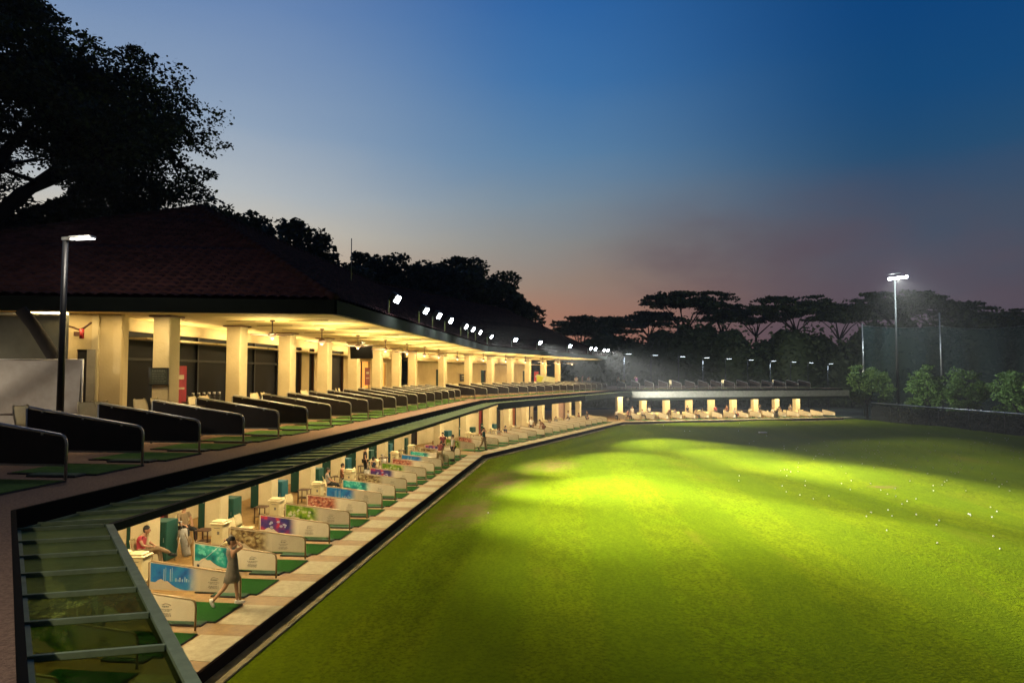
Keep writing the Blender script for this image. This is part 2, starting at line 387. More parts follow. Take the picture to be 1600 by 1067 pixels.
# columns
colpos = []
def column(seg, s, n, z0, z1, w=.53, cap=True):
    q = P(seg, s, n); r = yaw(seg)
    gg = MB(); gg.box((0, 0, (z1 - z0) / 2), (w, w, z1 - z0), bev=.025)
    o = gg.build('column', cream, bld); o.location = (q.x, q.y, z0); o.rotation_euler = (0, 0, r)
    if cap:
        gg = MB(); gg.box((0, 0, z1 - z0 - .03), (w + .16, w + .16, .05)); gg.build('cap', capm, o)
    return o
CN = -4.7; ECZ = 7.58
upA = [10.5 + 4.08 * k for k in range(8)]
upB = [2.2 + 4.3 * k for k in range(7)]
for s in upA: column('A', s, CN, DZ, ECZ)
for s in upB: column('B', s, CN, DZ, ECZ)
for s in [3.34, 7.42] + [x + 1 for x in upA]: column('A', s, -5.9, 0, 3.757, .6, False)
for s in upB + [2.2 + 4.3 * 7, 2.2 + 4.3 * 8 - .6]: column('B', s, CN - .3, 0, 3.757, .6, False)
for s in [1.5 + 3.42 * k for k in range(9)]: column('C', s, -4.6, 0, 3.757, .74, False)
for s in (2, 6, 9.5): column('N', 14.2 - s, CN - .3, 0, 3.757, .6, False)

# roof ----------------------------------------------------------
EV, RG, BK = .3, -8.8, -17.9
oe, orr, ob = off(EV), off(RG), off(BK)
E1 = Vector((-5.07, 19.41)); E2 = Vector((-23.3, 17.0))
bdir = SEG['B'][1]; ENDS = 30.5
eB = P('B', ENDS, EV).xy; bB = P('B', ENDS, BK).xy
ap1 = P('A', 18.9, RG).xy; ap2 = P('B', ENDS - 8, RG).xy
ZE, ZR = 7.94, 12.95
def ztile(u, v):         # u along eave (m), v up slope (m)
    return .07 * abs(math.sin(math.pi * u / .30)) ** .7 + .07 * (1 - (v / .36) % 1)
def roof_face(g, Lp, Rp, Lt, Rt, slope_len, du=.075, zoff=0):
    """tiles from the eave (Lp->Rp) up to (Lt->Rt); all 3D vectors"""
    rows = []
    nrow = int(slope_len / .36)
    ulen = (Rp - Lp).length; nu = max(4, int(ulen / du)); e = (Rp - Lp).normalized()
    vs = []; fs = []
    for j in range(nrow + 1):
        for vv in ((j * .36, j * .36 + .35) if j < nrow else (nrow * .36,)):
            f = min(1, vv / slope_len); a = Lp.lerp(Lt, f); b_ = Rp.lerp(Rt, f)
            for i in range(nu + 1):
                p = a.lerp(b_, i / nu); u = (p - Lp).dot(e)
                vs.append((p.x, p.y, p.z + ztile(u, vv)))
    nr = len(vs) // (nu + 1)
    for j in range(nr - 1):
        for i in range(nu): k = j * (nu + 1) + i; fs.append((k, k + 1, k + nu + 2, k + nu + 1))
    g.add(vs, fs, 0, False)
def v3(p, z): return Vector((p.x, p.y, z))
roof = MB()
roof_face(roof, v3(E2, ZE), v3(E1, ZE), v3(ap1, ZR) + Vector((-.2, 0, 0)), v3(ap1, ZR), 12.3)
ovk = .12
roof_face(roof, v3(E1, ZE), v3(oe[2], ZE), v3(ap1, ZR), v3(orr[2], ZR), 10.2, .1)
roof_face(roof, v3(oe[2], ZE), v3(eB, ZE), v3(orr[2], ZR), v3(ap2, ZR), 10.2, .1)
roof_face(roof, v3(eB, ZE), v3(bB, ZE), v3(ap2, ZR), v3(ap2, ZR) + Vector((-.1, .1, 0)), 11.5, .15)
for q in ([E2, ap1, orr[2], ob[2]], [ob[2], orr[2], ap2, bB]):
    z = [ZE, ZR, ZR, ZE]; roof.add([v3(p, zz) for p, zz in zip(q, z)], [(0, 1, 2, 3)])
ro = roof.build('roof', roofm, bld)
gg = MB()                # ridge and hip caps
for a, b_ in ((v3(E1, ZE + .1), v3(ap1, ZR + .05)), (v3(ap1, ZR + .05), v3(orr[2], ZR + .05)), (v3(orr[2], ZR + .05), v3(ap2, ZR + .05)), (v3(eB, ZE + .1), v3(ap2, ZR + .05)), (v3(E2, ZE + .1), v3(ap1, ZR + .05))):
    n = int((b_ - a).length / .45)
    for i in range(n): gg.tube([a.lerp(b_, i / n), a.lerp(b_, (i + 1.1) / n)], [.15, .12], 6)
gg.build('ridge_cap', mat('ridge_tile', (.05, .024, .022), .9, spec=.05), ro)
for q in (E1,): pass
lp = thing('lightning_rod', 'thin metal lightning rod on the roof ridge', 'rod', v3(P('A', 26.5, RG + 4), 10.5))
gg = MB(); gg.tube([(0, 0, 0), (0, 0, 2.6)], .025, 6); gg.build('rod', steel, lp)
gg = MB(); gg.box((0, 0, .02), (.3, .3, .1)); gg.build('base', steel, lp)
# fascia and soffit
def wallseg(mb, a, b_, th, z0, z1, m=0):
    dv = b_ - a; mb.box(((a.x + b_.x) / 2, (a.y + b_.y) / 2, (z0 + z1) / 2), (dv.length, th, z1 - z0), math.atan2(dv.y, dv.x), m)
fs_ = MB()
for a, b_ in ((E2, E1), (E1, oe[2]), (oe[2], eB), (eB, bB)): wallseg(fs_, a, b_, .16, ECZ - .02, ZE + .02)
fs_.build('fascia', darkf, bld)
gg = MB()
def inset(p, q, k): return p.lerp(q, k)
gg.prism([E2, E1, oe[2], ob[2]], ECZ, ECZ + .06); gg.prism([ob[2], oe[2], eB, bB], ECZ, ECZ + .06)
gg.build('soffit', soff, bld)
bat = mat('batten', (.3, .23, .1), .8)
for sg, ss in (('A', np.arange(12.5, LA, 2.04)), ('B', np.arange(1.5, ENDS, 2.15))):
    for s in ss:
        for n in (-1.2, -3.3): q = P(sg, s, n); gg = MB(); gg.box((q.x, q.y, ECZ - .012), (1.3, .05, .02), yaw(sg)); gg.build('batten', bat, bld)

# upper rear wall: frieze plus pieces
WN = -6.6
def wall_piece(seg, s0, s1, z0, z1, mt, name='wall', n=WN, th=.2, par=None):
    a, b_ = P(seg, s0, n).xy, P(seg, s1, n).xy; gg = MB(); wallseg(gg, a, b_, th, z0, z1); return gg.build(name, mt, par or bld)
wall_piece('A', 10.9, LA - .3, 7.2, ECZ - .003, cream, 'frieze', WN + .02)
wall_piece('B', -.3, ENDS - 6, 7.2, ECZ - .003, cream, 'frieze', WN + .02)
segsA = [('g', 10.9, 21.8), ('w', 21.8, 23.6), ('d', 23.6, 24.3), ('w', 24.3, 25.2), ('d', 25.2, 25.9), ('w', 25.9, 28.1), ('d', 28.1, 30.2), ('w', 30.2, 32.2), ('s', 32.2, 35.0), ('w', 35, 36.3), ('s', 36.3, 38.6), ('w', 38.6, LA - .25)]
def door(seg, s0, s1, z0, z1, m, n=WN):
    o = wall_piece(seg, s0 + .002, s1 - .002, z0, z1 - .002, m, 'door', n - .06, .06)
    for s in (s0 + .04, s1 - .04): wall_piece(seg, s - .035, s + .035, z0, z1 - .002, wood, 'door_frame', n, .16, o)
    q = P(seg, s0 + .16, n); gg = MB(); gg.box((q.x, q.y, z0 + 1), (.05, .05, .18), yaw(seg)); gg.build('handle', steel, o)
    return o
for k, a, b_ in segsA:
    if k == 'w': wall_piece('A', a, b_, DZ, 7.198, wallc)
    elif k == 'd': door('A', a, b_, DZ, 7.198, dglass)
    elif k == 'g':
        o = wall_piece('A', a, b_, DZ, 7.198, dglass, 'shopfront', WN - .05, .05)
        for s in np.arange(a + .05, b_, 2.15): wall_piece('A', s - .04, s + .04, DZ, 7.198, black, 'mullion', WN, .1, o)
        wall_piece('A', a, b_, 6.3, 6.38, black, 'transom', WN + .002, .08, o)
    elif k == 's':
        o = wall_piece('A', a, b_, 5.0, 6.7, orange, 'lit_window', WN - .05, .05)
        wall_piece('A', a, b_, DZ, 4.99, wood, 'counter', WN, .2, o); wall_piece('A', a, b_, 6.71, 7.198, wallc, 'wall', WN)
        wall_piece('A', (a + b_) / 2 - .04, (a + b_) / 2 + .04, 5.0, 6.7, wood, 'mullion', WN, .08, o)
bpos = 0; i = 0
segsB = [('w', .2, 4.2), ('d', 4.2, 5.1), ('w', 5.1, 12.4), ('d', 12.4, 13.4), ('w', 13.4, 18.6), ('d', 18.6, 19.6), ('w', 19.6, 22.2), ('d', 22.2, 23.6), ('w', 23.6, ENDS - 6)]
for k, a, b_ in segsB:
    if k == 'w': wall_piece('B', a, b_, DZ, 7.198, wallc)
    else:
        door('B', a, b_, DZ, 6.3, mat('green_glass_door', (.03, .06, .05), .2, 2)); wall_piece('B', a, b_, 6.302, 7.198, wallc)
# end wall of the upper storey beside the last column
a, b_ = Vector((-14.2, 19.25)), Vector((-11.25, 19.7))
dv = (b_ - a).normalized(); ang = math.atan2(dv.y, dv.x)
def wl(p0, p1, z0, z1, m, name='end_wall', th=.2, par=None, sh=0):
    gg = MB(); nrm = Vector((dv.y, -dv.x)) * sh; wallseg(gg, a + dv * p0 + nrm, a + dv * p1 + nrm, th, z0, z1); return gg.build(name, m, par or bld)
Lw = (b_ - a).length
wl(-9, 1.82, DZ, ECZ - .003, wallc); wl(1.82, 2.12, 6.56, ECZ - .003, wallc); wl(2.12, Lw, DZ, ECZ - .003, wallc)
o = wl(1.822, 2.118, DZ, 6.558, dark_int, 'doorway', .1)
wl(2.12, 2.34, DZ + .15, 6.56, mat('grey_door', (.3, .27, .22), .6), 'door_leaf', .05, o, .16)
wall_piece('A', 9.6, 10.9, DZ, ECZ - .003, cream, 'pier', WN + .3, .2)
# lower rear wall
LN = -8.4; lw = 0
def lower_wall(seg, L, s0=0.2):
    s = s0; i = 0
    while s < L - .3:
        e = min(s + 3.1, L - .25); wall_piece(seg, s, e, 0, 3.757, cream, 'lower_wall', LN)
        if e + .95 < L: door(seg, e, e + .95, 0, 2.5, (dark_int, mat('orange_door', (.35, .1, .03), .5), dark_int, mat('red_door', (.3, .02, .02), .5))[i % 4], LN); wall_piece(seg, e, e + .95, 2.502, 3.757, cream, 'lower_wall', LN)
        s = e + .95; i += 1
lower_wall('A', LA - .6); lower_wall('B', LB - 9)
wall_piece('B', LB - 8.5, LB - 4, 0, 3.757, mat('pink_wall', (.42, .26, .2), .7), 'lower_wall', -5.6)
wall_piece('A', 40.95, LA + 1.1, 0, 3.757, cream, 'lower_wall', LN)
# pale concrete squares in front of each lower mat, one strip part per bay
NBAY = {'A': [(2.52 + 2.04 * k) for k in range(-1, 19)], 'B': [(1.2 + 2.04 * k) for k in range(18)], 'C': [(.9 + 1.98 * k) for k in range(17)]}
gg = MB()
for sg in 'ABC':
    for s in NBAY[sg]:
        q = P(sg, s + 1.14, -.5); gg.box((q.x, q.y, .002), (1.02, 1.34, .012), yaw(sg))
for s in np.arange(1, 12, 2.04): q = P('N', 14 - s, -.5); gg.box((q.x, q.y, .002), (1.02, 1.34, .012), yaw('N'))
struct(gg.build('floor_slabs', conc))

# ---------------------------------------------------------------- floodlights on the eave
def floodlight(i):
    t = thing('floodlight', 'f', 'floodlight', group='floodlights along the eave')
    gg = MB(); gg.tube([(0, 0, -.55), (0, 0, -.05), (.12, 0, .02)], .03, 6); gg.build('bracket', steel, t)
    M = Matrix.Rotation(R(32), 4, 'Y'); gg = MB(); gg.box((.22, 0, .05), (.24, .56, .34), M=M, bev=.04); gg.build('housing', black, t)
    gg = MB(); gg.box(Vector((.22, 0, .05)) + M @ Vector((.14, 0, 0)), (.02, .5, .26), M=M); gg.build('lens', flood, t); return t
fl0 = None; FL = []
flpx = [('A', 15.9), ('A', 20.4), ('A', 23.0), ('A', 25.8), ('A', 30.2), ('A', 32.6), ('A', 35.4), ('A', 40.6), ('B', 4.2), ('B', 9.4), ('B', 17.0), ('B', 23.4), ('B', 25.0), ('B', 28.2), ('B', 29.6)]
for i, (sg, s) in enumerate(flpx):
    q = P(sg, s, EV + .12, 8.62)
    if fl0 is None: o = fl0 = floodlight(0); o.location = q; o.rotation_euler = (0, 0, yaw(sg))
    else: o = dup(fl0, q, yaw(sg))
    o['label'] = f'{nth(i + 1)} glaring white floodlight along the roof eave, counted from the near corner'
    FL.append(q)
def spot(name, loc, tgt, e, size, blend=.6, col=(1, .97, .82), r=.25):
    l = bpy.data.lights.new(name, 'SPOT'); l.energy = e * 2.6; l.spot_size = R(size); l.spot_blend = blend; l.color = col; l.shadow_soft_size = r
    o = link(name, l); o.location = loc; o.rotation_euler = (Vector(tgt) - Vector(loc)).to_track_quat('-Z', 'Y').to_euler(); return o
def area(name, loc, sx_, sy_, e, col, rz=0, up=False):
    l = bpy.data.lights.new(name, 'AREA'); l.shape = 'RECTANGLE'; l.size = sx_; l.size_y = sy_; l.energy = e; l.color = col
    o = link(name, l); o.location = loc; o.rotation_euler = (math.pi if up else 0, 0, rz); return o
FOUT = Vector((.35, -.02, -.15))
aims = [(6, 21, 2200, 75), (4, 29, 5200, 66), (14, 24, 3800, 75), (4, 37, 9500, 60), (18, 27, 9000, 62), (6, 46, 11500, 62), (3, 31, 6500, 44), (7, 30, 11000, 40),
        (8, 33, 22000, 28), (14.8, 20, 130000, 17), (10, 43, 34000, 40), (17, 50, 62000, 21), (19.5, 42, 115000, 15), (14, 56, 42000, 38), (23, 32, 210000, 14)]
for q, (ax, ay, e, sz) in zip(FL, aims):
    dr = (Vector((ax, ay, 0)) - q).normalized(); spot('floodlight_beam', q + dr * .75, (ax, ay, -.3), e, sz, 1)

# ---------------------------------------------------------------- lights inside the two storeys
WARM = (1, .79, .43); WARM2 = (1, .74, .34)
def ceiling_light(seg, s, n, z, lab, first=[None]):
    q = P(seg, s, n, z)
    if first[0] is None:
        t = thing('ceiling_light', lab, 'ceiling light', q, yaw(seg), 'ceiling lights over the lower bays')
        gg = MB(); gg.box((0, 0, -.03), (.28, 1.3, .055)); gg.build('frame', white, t)
        gg = MB(); gg.box((0, 0, -.062), (.2, 1.2, .01)); gg.build('diffuser', warmled, t); first[0] = t
    else: t = dup(first[0], q, yaw(seg), lab)
    return t
cnt = 0
for sg, ss in (('N', (5, 9, 13)), ('A', [.6 + 4.08 * k for k in range(10)]), ('B', [1.2 + 4.3 * k for k in range(9)]), ('C', [1.5 + 4 * k for k in range(8)])):
    for s in ss:
        cnt += 1
        ceiling_light(sg, s, -3.0, 3.755, f'{nth(cnt)} flat ceiling light under the deck, counted from the near end')
        area('ceiling_lamp', P(sg, s, -3.0, 3.68), .25, 1.2, 210 if sg != 'C' else 330, WARM, yaw(sg))
        area('rear_lamp', P(sg, s, -6.6, 3.68), .25, 1.2, 85 if sg != 'C' else 60, WARM, yaw(sg))
def fan(lab, q, first=[None]):
    if first[0] is None:
        t = thing('ceiling_fan', lab, 'ceiling fan', q, 0, 'ceiling fans under the soffit')
        gg = MB(); gg.tube([(0, 0, 0), (0, 0, -.05)], .08, 10); gg.tube([(0, 0, -.05), (0, 0, -.4)], .02, 6); gg.build('rod', wood, t)
        gg = MB(); gg.ell((0, 0, -.47), (.14, .14, .09)); gg.build('motor', wood, t)
        for k in range(5):
            gg = MB(); M = Matrix.Rotation(k * 2 * math.pi / 5, 4, 'Z') @ Matrix.Rotation(R(12), 4, 'X'); gg.box(M @ Vector((.42, 0, 0)) + Vector((0, 0, -.47)), (.52, .13, .012), M=M); gg.build('blade', wood, t)
        gg = MB(); gg.ell((0, 0, -.58), (.045, .045, .04)); gg.build('added_globe', globem, t); first[0] = t  # faintly glowing globe added below the motor as a light source
    else: t = dup(first[0], q, rnd.random(), lab)
    return t
cnt = 0
for sg, ss in (('A', [12.3 + 4.08 * k for k in range(7)]), ('B', [.3 + 4.3 * k for k in range(7)])):
    for s in ss:
        cnt += 1; q = P(sg, s, -2.3, ECZ - .003); fan(f'{nth(cnt)} brown ceiling fan under the soffit from the near end', q)
        area('soffit_lamp', P(sg, s + 2.04, -1.1, ECZ - .03), .18, 1.6, 160, WARM2, yaw(sg))
        area('soffit_lamp', P(sg, s + 1, -3.6, ECZ - .03), .18, 1.6, 140, WARM2, yaw(sg))
        area('added_soffit_uplight', P(sg, s + 1, -6.05, 7.02), .2, 3.4, 50, WARM2, yaw(sg), True)  # uplight added to brighten soffit and frieze from the wall side
        area('added_wall_wash', P(sg, s + 1, -5.7, ECZ - .03), .25, 1.2, 26, WARM2, yaw(sg))  # hidden lamp added to wash the upper rear wall
        area('added_soffit_fill', (q.x, q.y, 6.9), 1.1, 1.1, 62, WARM2, yaw(sg), True); qq = P(sg, s + 2.04, -1.0); area('added_soffit_fill', (qq.x, qq.y, 6.8), 1.1, 1.1, 60, WARM2, yaw(sg), True)  # up-facing lamps without fixtures, added to even out the soffit brightness
        ql = P(sg, s + 1, -6.2, 6.97); gg = MB(); gg.box(ql, (.6, 3.9, .06), yaw(sg)); gg.build('added_ledge', cream, bld)  # ledge added to carry the made-up uplights
for x_, y_ in ((-12.6, 18.65), (-10.4, 18.95), (-15.5, 18.2)): area('added_end_wall_fill', (x_, y_, ECZ - .03), 1.4, .18, 55, WARM2, .13)  # lamps added under the near eave to brighten the end wall
spot('added_canvas_fill', (-17.0, 13.6, 7.0), (-13.6, 17.4, 4.9), 420, 62, 1, (1, .86, .66), .1)  # unseen spot added to brighten the canvas sheet

# ---------------------------------------------------------------- bay boards
BL = 2.55
def tube_frame(hf, hr, m):
    gg = MB(); r = .025
    gg.tube([(-BL, 0, 0), (-BL, 0, hr - .04), (-BL + .05, 0, hr), (-.12, 0, hf + .01), (-.05, 0, hf - .02), (-.015, 0, hf - .07), (0, 0, hf - .16), (0, 0, 0)], r, 8)
    return gg
def board_panel(hf, hr, zb, m):
    gg = MB(); vs = []
    for y in (-.012, .012): vs += [(-BL + .02, y, zb), (-.02, y, zb), (-.02, y, hf - .1), (-.1, y, hf - .02), (-BL + .02, y, hr - .03)]
    gg.add(vs, [(4, 3, 2, 1, 0)[::-1], (5, 6, 7, 8, 9)[::-1]] + [(i, (i + 1) % 5, 5 + (i + 1) % 5, 5 + i)[::-1] for i in range(5)]); return gg
UH, URH, LHF, LRH = .76, 1.14, .69, .95
def upper_board():
    t = thing('bay_board', 'x', 'bay divider', group='dark boards between the upper bays')
    tube_frame(UH, URH, steel).build('frame', steel, t); board_panel(UH, URH, .25, darkpan).build('panel', darkpan, t)
    gg = MB(); gg.box((-BL / 2, -.02, .25), (BL - .06, .015, .035)); gg.build('trim', steel, t)
    gg = MB()
    for x in (-2.2, -1.3, -.45): gg.box((x, 0, UH + (URH - UH) * (-x) / BL - .03), (.04, .05, .06))
    gg.build('clip', steel, t); return t
# printed pictures: six designs, flat artwork laid on the board
def artmat(name, cols, scale, seedv):
    m = bpy.data.materials.new(name); m.use_nodes = True; t = m.node_tree; b = t.nodes['Principled BSDF']; b.inputs['Roughness'].default_value = .4
    co = t.nodes.new('ShaderNodeTexCoord'); s = t.nodes.new('ShaderNodeSeparateXYZ'); t.links.new(co.outputs['Object'], s.inputs[0])
    n = t.nodes.new('ShaderNodeTexNoise'); n.inputs['Scale'].default_value = scale; n.inputs['Detail'].default_value = 4
    mpn = t.nodes.new('ShaderNodeMapping'); mpn.inputs['Location'].default_value = (seedv, seedv, 0); t.links.new(co.outputs['Object'], mpn.inputs[0]); t.links.new(mpn.outputs[0], n.inputs[0])
    r = t.nodes.new('ShaderNodeValToRGB'); cr = r.color_ramp
    cr.elements[0].position = .32; cr.elements[0].color = (*cols[0], 1); cr.elements[1].position = .68; cr.elements[1].color = (*cols[-1], 1)
    for i, c in enumerate(cols[1:-1]): cr.elements.new(.32 + .36 * (i + 1) / (len(cols) - 1)).color = (*c, 1)
    t.links.new(n.outputs[0], r.inputs[0])
    f = t.nodes.new('ShaderNodeMapRange'); f.interpolation_type = 'SMOOTHSTEP'; f.inputs[1].default_value = -1.5; f.inputs[2].default_value = -1.12; t.links.new(s.outputs[0], f.inputs[0])
    x = t.nodes.new('ShaderNodeMix'); x.data_type = 'RGBA'; t.links.new(f.outputs[0], x.inputs[0]); t.links.new(r.outputs[0], x.inputs[6]); x.inputs[7].default_value = (.55, .48, .36, 1)
    t.links.new(x.outputs[2], b.inputs['Base Color']); return m
ART = [('blue skyline', artmat('blue_skyline_print', [(.01, .06, .3), (.01, .16, .5), (.02, .22, .5), (.3, .45, .55)], 2.2, 1)),
       ('teal surf', artmat('teal_surf_print', [(.0, .06, .09), (.0, .16, .18), (.02, .3, .26), (.4, .6, .55)], 3, 2)),
       ('brown pebble', artmat('brown_pebble_print', [(.03, .015, .01), (.14, .08, .03), (.3, .22, .1), (.5, .42, .25)], 7, 3)),
       ('navy and red', artmat('navy_red_print', [(.01, .01, .06), (.02, .02, .14), (.12, .02, .12), (.45, .03, .02)], 3, 4)),
       ('green flower', artmat('green_flower_print', [(.01, .05, .01), (.1, .22, .01), (.22, .35, .02), (.6, .6, .4)], 4, 5)),
       ('red brown bubble', artmat('red_bubble_print', [(.06, .015, .01), (.2, .04, .03), (.32, .1, .06), (.42, .22, .14)], 9, 6))]
DARK2 = {1: mat('print_dark', (.01, .02, .05), .4)}
def lower_board(k):
    plain = k == 6
    t = thing('bay_board', 'x', 'bay divider', group='white picture boards between the lower bays')
    tube_frame(LHF, LRH, brass).build('frame', brass, t); pn = board_panel(LHF, LRH, .21, whitepan).build('panel', whitepan, t)
    if plain: gg = MB(); gg.box((-.7, 0, .4), (.3, .03, .05)); gg.build('print', mat('faint_ink', (.4, .36, .3), .6), pn); return t
    def top(x): return LHF - .02 + (LRH - LHF) * (-x) / BL - .02
    gg = MB(); pts = [(-2.5, top(-2.5))] + [(x, top(x)) for x in np.linspace(-2.3, -1.1, 7)]
    low = [(-1.1, .23), (-1.5, .23), (-1.65, .25), (-1.8, .3), (-1.92, .37), (-2.02, .45), (-2.1, .44), (-2.2, .50), (-2.28, .47), (-2.36, .41), (-2.5, .42)]
    poly = pts + low
    for y, rev in ((-.016, False), (.016, True)):
        vs = [(x, y, z) for x, z in poly]; f = tuple(range(len(vs))); gg.add(vs, [f if rev else f[::-1]])
    gg.build('picture', ART[k][1], pn)
    gg = MB(); rr = random.Random(k)
    if k == 0:           # pale towers and their waterline
        for x, w, z1 in ((-2.12, .022, .76), (-2.07, .012, .8), (-1.94, .022, .76), (-1.89, .012, .8), (-1.78, .03, .53), (-1.72, .02, .5), (-1.67, .035, .55), (-1.6, .03, .51), (-1.53, .02, .57), (-1.48, .03, .52), (-1.42, .02, .5)): gg.box((x, -.019, (.44 + z1) / 2), (w, .004, z1 - .44))
        pass
    else:
        for j in range(9):
            x = rr.uniform(-2.35, -1.5); z = rr.uniform(.5, .72); q = rr.uniform(.03, .07)
            n = 9; vs = [(x + q * math.cos(a) * rr.uniform(.7, 1.2), -.019, z + q * .7 * math.sin(a)) for a in np.linspace(0, 2 * math.pi, n, endpoint=False)]; gg.add(vs, [tuple(range(n))])
    gg.build('highlight', [mat('p0', (.35, .5, .6), .4), mat('p1', (.1, .5, .42), .4), mat('p2', (.45, .38, .2), .4), mat('p3', (.35, .36, .5), .4), mat('p4', (.6, .62, .5), .4), mat('p5', (.5, .3, .2), .4)][k], pn)
    gg = MB()            # small emblem and lines of print at the front end
    for j, (w, z) in enumerate(((.16, .52), (.3, .455), (.22, .42), (.26, .36), (.3, .33), (.24, .30))):
        x = -.72 - w / 2
        while x < -.72 + w / 2:
            ww = rr.uniform(.012, .035); gg.box((x, -.0165, z + rr.uniform(-.004, .004)), (ww, .006, .014 if j else .03)); x += ww + .012
    gg.tube([(-.8, -.017, .56), (-.74, -.017, .59), (-.66, -.017, .575), (-.6, -.017, .55)], .006, 4)
    gg.build('print', greyt, pn); return t
ub0 = upper_board(); ART.append(('plain', whitepan)); lbp = [lower_board(k) for k in range(7)]; used = set(); cu = cl = 0
# turf mats
def mk_mat(m1):
    t = thing('turf_mat', 'x', 'mat', group='x')
    gg = MB(); gg.box((0, 0, .014), (1.75, 1.32, .027)); gg.build('base', rubber, t)
    gg = MB(); gg.box((.02, .0, .033), (1.68, 1.26, .01)); gg.build('turf', m1, t); return t
def mk_tray():
    t = thing('ball_tray', 'x', 'ball tray', group='x')
    gg = MB(); gg.box((0, 0, .02), (.95, .3, .04), bev=.01); gg.build('base', rubber, t)
    gg = MB(); gg.box((0, 0, .043), (.9, .26, .008)); gg.build('liner', mat('tray_green', (.02, .07, .025), .9), t)
    return t
um0, lm0, tr0 = mk_mat(turf2), mk_mat(turf), mk_tray(); firsts = set()
def put(proto, loc, rz, label, group=None):
    if proto.name not in firsts:
        firsts.add(proto.name); proto.location = loc; proto.rotation_euler = (0, 0, rz); proto['label'] = label
        if group: proto['group'] = group
        return proto
    return dup(proto, loc, rz, label, group)
artn = 0
for sg in 'ABC':
    for i, s in enumerate(NBAY[sg]):
        r = yaw(sg); jit = rnd.uniform(-.012, .012)
        if not (sg == 'C' and i > 14):
            cu += 1
            put(ub0, P(sg, s, -1.28, DZ), r + jit, f'{nth(cu)} dark bay board on the upper deck, from the near end')
            put(um0, P(sg, s + 1.14, -1.95, DZ), r, f'{nth(cu)} worn green turf mat on the upper deck, from the near end', 'turf mats on the upper deck')
            if i % 1 == 0 and sg != 'C': put(tr0, P(sg, s + .36, -1.75, DZ), r, f'{nth(cu)} low dark green ball tray on the upper deck, from the near end', 'ball trays on both levels')
        cl += 1; k = (artn + 2) % 6 if artn < 22 else 6; artn += 1
        put(lbp[k], P(sg, s, -1.28, 0), r - jit, f'{nth(cl)} lower bay board from the near end, white with a {ART[k][0]} print' if k < 6 else f'{nth(cl)} lower bay board from the near end, plain cream white')
        put(lm0, P(sg, s + 1.14, -1.95, .004), r, f'{nth(cl)} bright green turf mat on the lower floor, from the near end', 'turf mats on the lower floor')
        if sg == 'A': put(tr0, P(sg, s + .36, -1.75, .004), r, f'{nth(cl)} low dark green ball tray on the lower floor, from the near end', 'ball trays on both levels')
for i, s in enumerate((2.2, 4.3, 6.4)):
    put(lm0, P('N', 14.2 - s, -1.95, .004), yaw('N'), f'{nth(i + 1)} green turf mat under the nearest glass canopy', 'turf mats on the lower floor')
    put(lbp[(i + 2) % 6], P('N', 14.2 - s + 1.1, -1.28, 0), yaw('N'), f'{nth(i + 1)} picture board seen dimly through the nearest glass canopy')

# ---------------------------------------------------------------- furniture
def chair(m, name='plastic_chair', arms=False):
    t = thing(name, 'x', 'chair')
    gg = MB(); vs = []; fs = []; prof = [(.24, .43), (.2, .45), (0, .43), (-.16, .44), (-.21, .47)]
    def sheet(g, prof, w, th):
        n = len(prof); vs = []
        for off_ in (0, th):
            for (y, z), ww in zip(prof, w):
                for x, dz in ((-ww, .02), (-ww * .8, 0), (ww * .8, 0), (ww, .02)): vs.append((x, y + (off_ if z > .5 else 0) * -1, z + dz - (off_ if z <= .5 else 0)))
        fs = []
        for o in (0, n * 4):
            for i in range(n - 1):
                for j in range(3): a = o + i * 4 + j; f = (a, a + 1, a + 5, a + 4); fs.append(f if o else f[::-1])
        for i in range(n - 1):
            for j in (0, 3): a = i * 4 + j; fs.append((a, a + 4, a + 4 + n * 4, a + n * 4))
        for i in (0, n - 1):
            for j in range(3): a = i * 4 + j; fs.append((a, a + 1, a + 1 + n * 4, a + n * 4))
        g.add(vs, fs, 0, True)
    sheet(gg, prof, [.22, .23, .23, .22, .21], .02); gg.build('seat', m, t)
    gg = MB(); sheet(gg, [(-.215, .505), (-.235, .6), (-.27, .75), (-.31, .88), (-.32, .9)], [.2, .21, .22, .19, .15], .02); gg.build('backrest', m, t)
    for x in (-.19, .19):
        gg = MB(); gg.tube([(x, .19, .43), (x * 1.15, .23, 0)], [.02, .016], 6); gg.build('leg', m, t)
        gg = MB(); gg.tube([(x, -.2, .49), (x, -.19, .43), (x * 1.15, -.27, 0)], [.02, .02, .016], 6); gg.build('leg', m, t)
    return t
ch0 = chair(creamp)
def machine():
    t = thing('ball_dispenser', 'x', 'ball dispenser', group='cream ball dispensers beside the lower columns')
    gg = MB(); gg.box((0, 0, .48), (.42, .4, .96), bev=.03); gg.build('body', creamp, t)
    gg = MB(); gg.box((0, 0, .99), (.52, .48, .05), bev=.02); gg.box((0, -.04, 1.05), (.4, .34, .07), bev=.02); gg.build('lid', creamp, t)
    gg = MB(); gg.box((0, -.203, .86), (.2, .01, .02)); gg.box((.05, -.203, .7), (.08, .01, .1)); gg.build('slot', greyt, t)
    gg = MB(); gg.box((.2, 0, .35), (.12, .2, .06), bev=.01); gg.build('chute', creamp, t); return t
mc0 = machine()
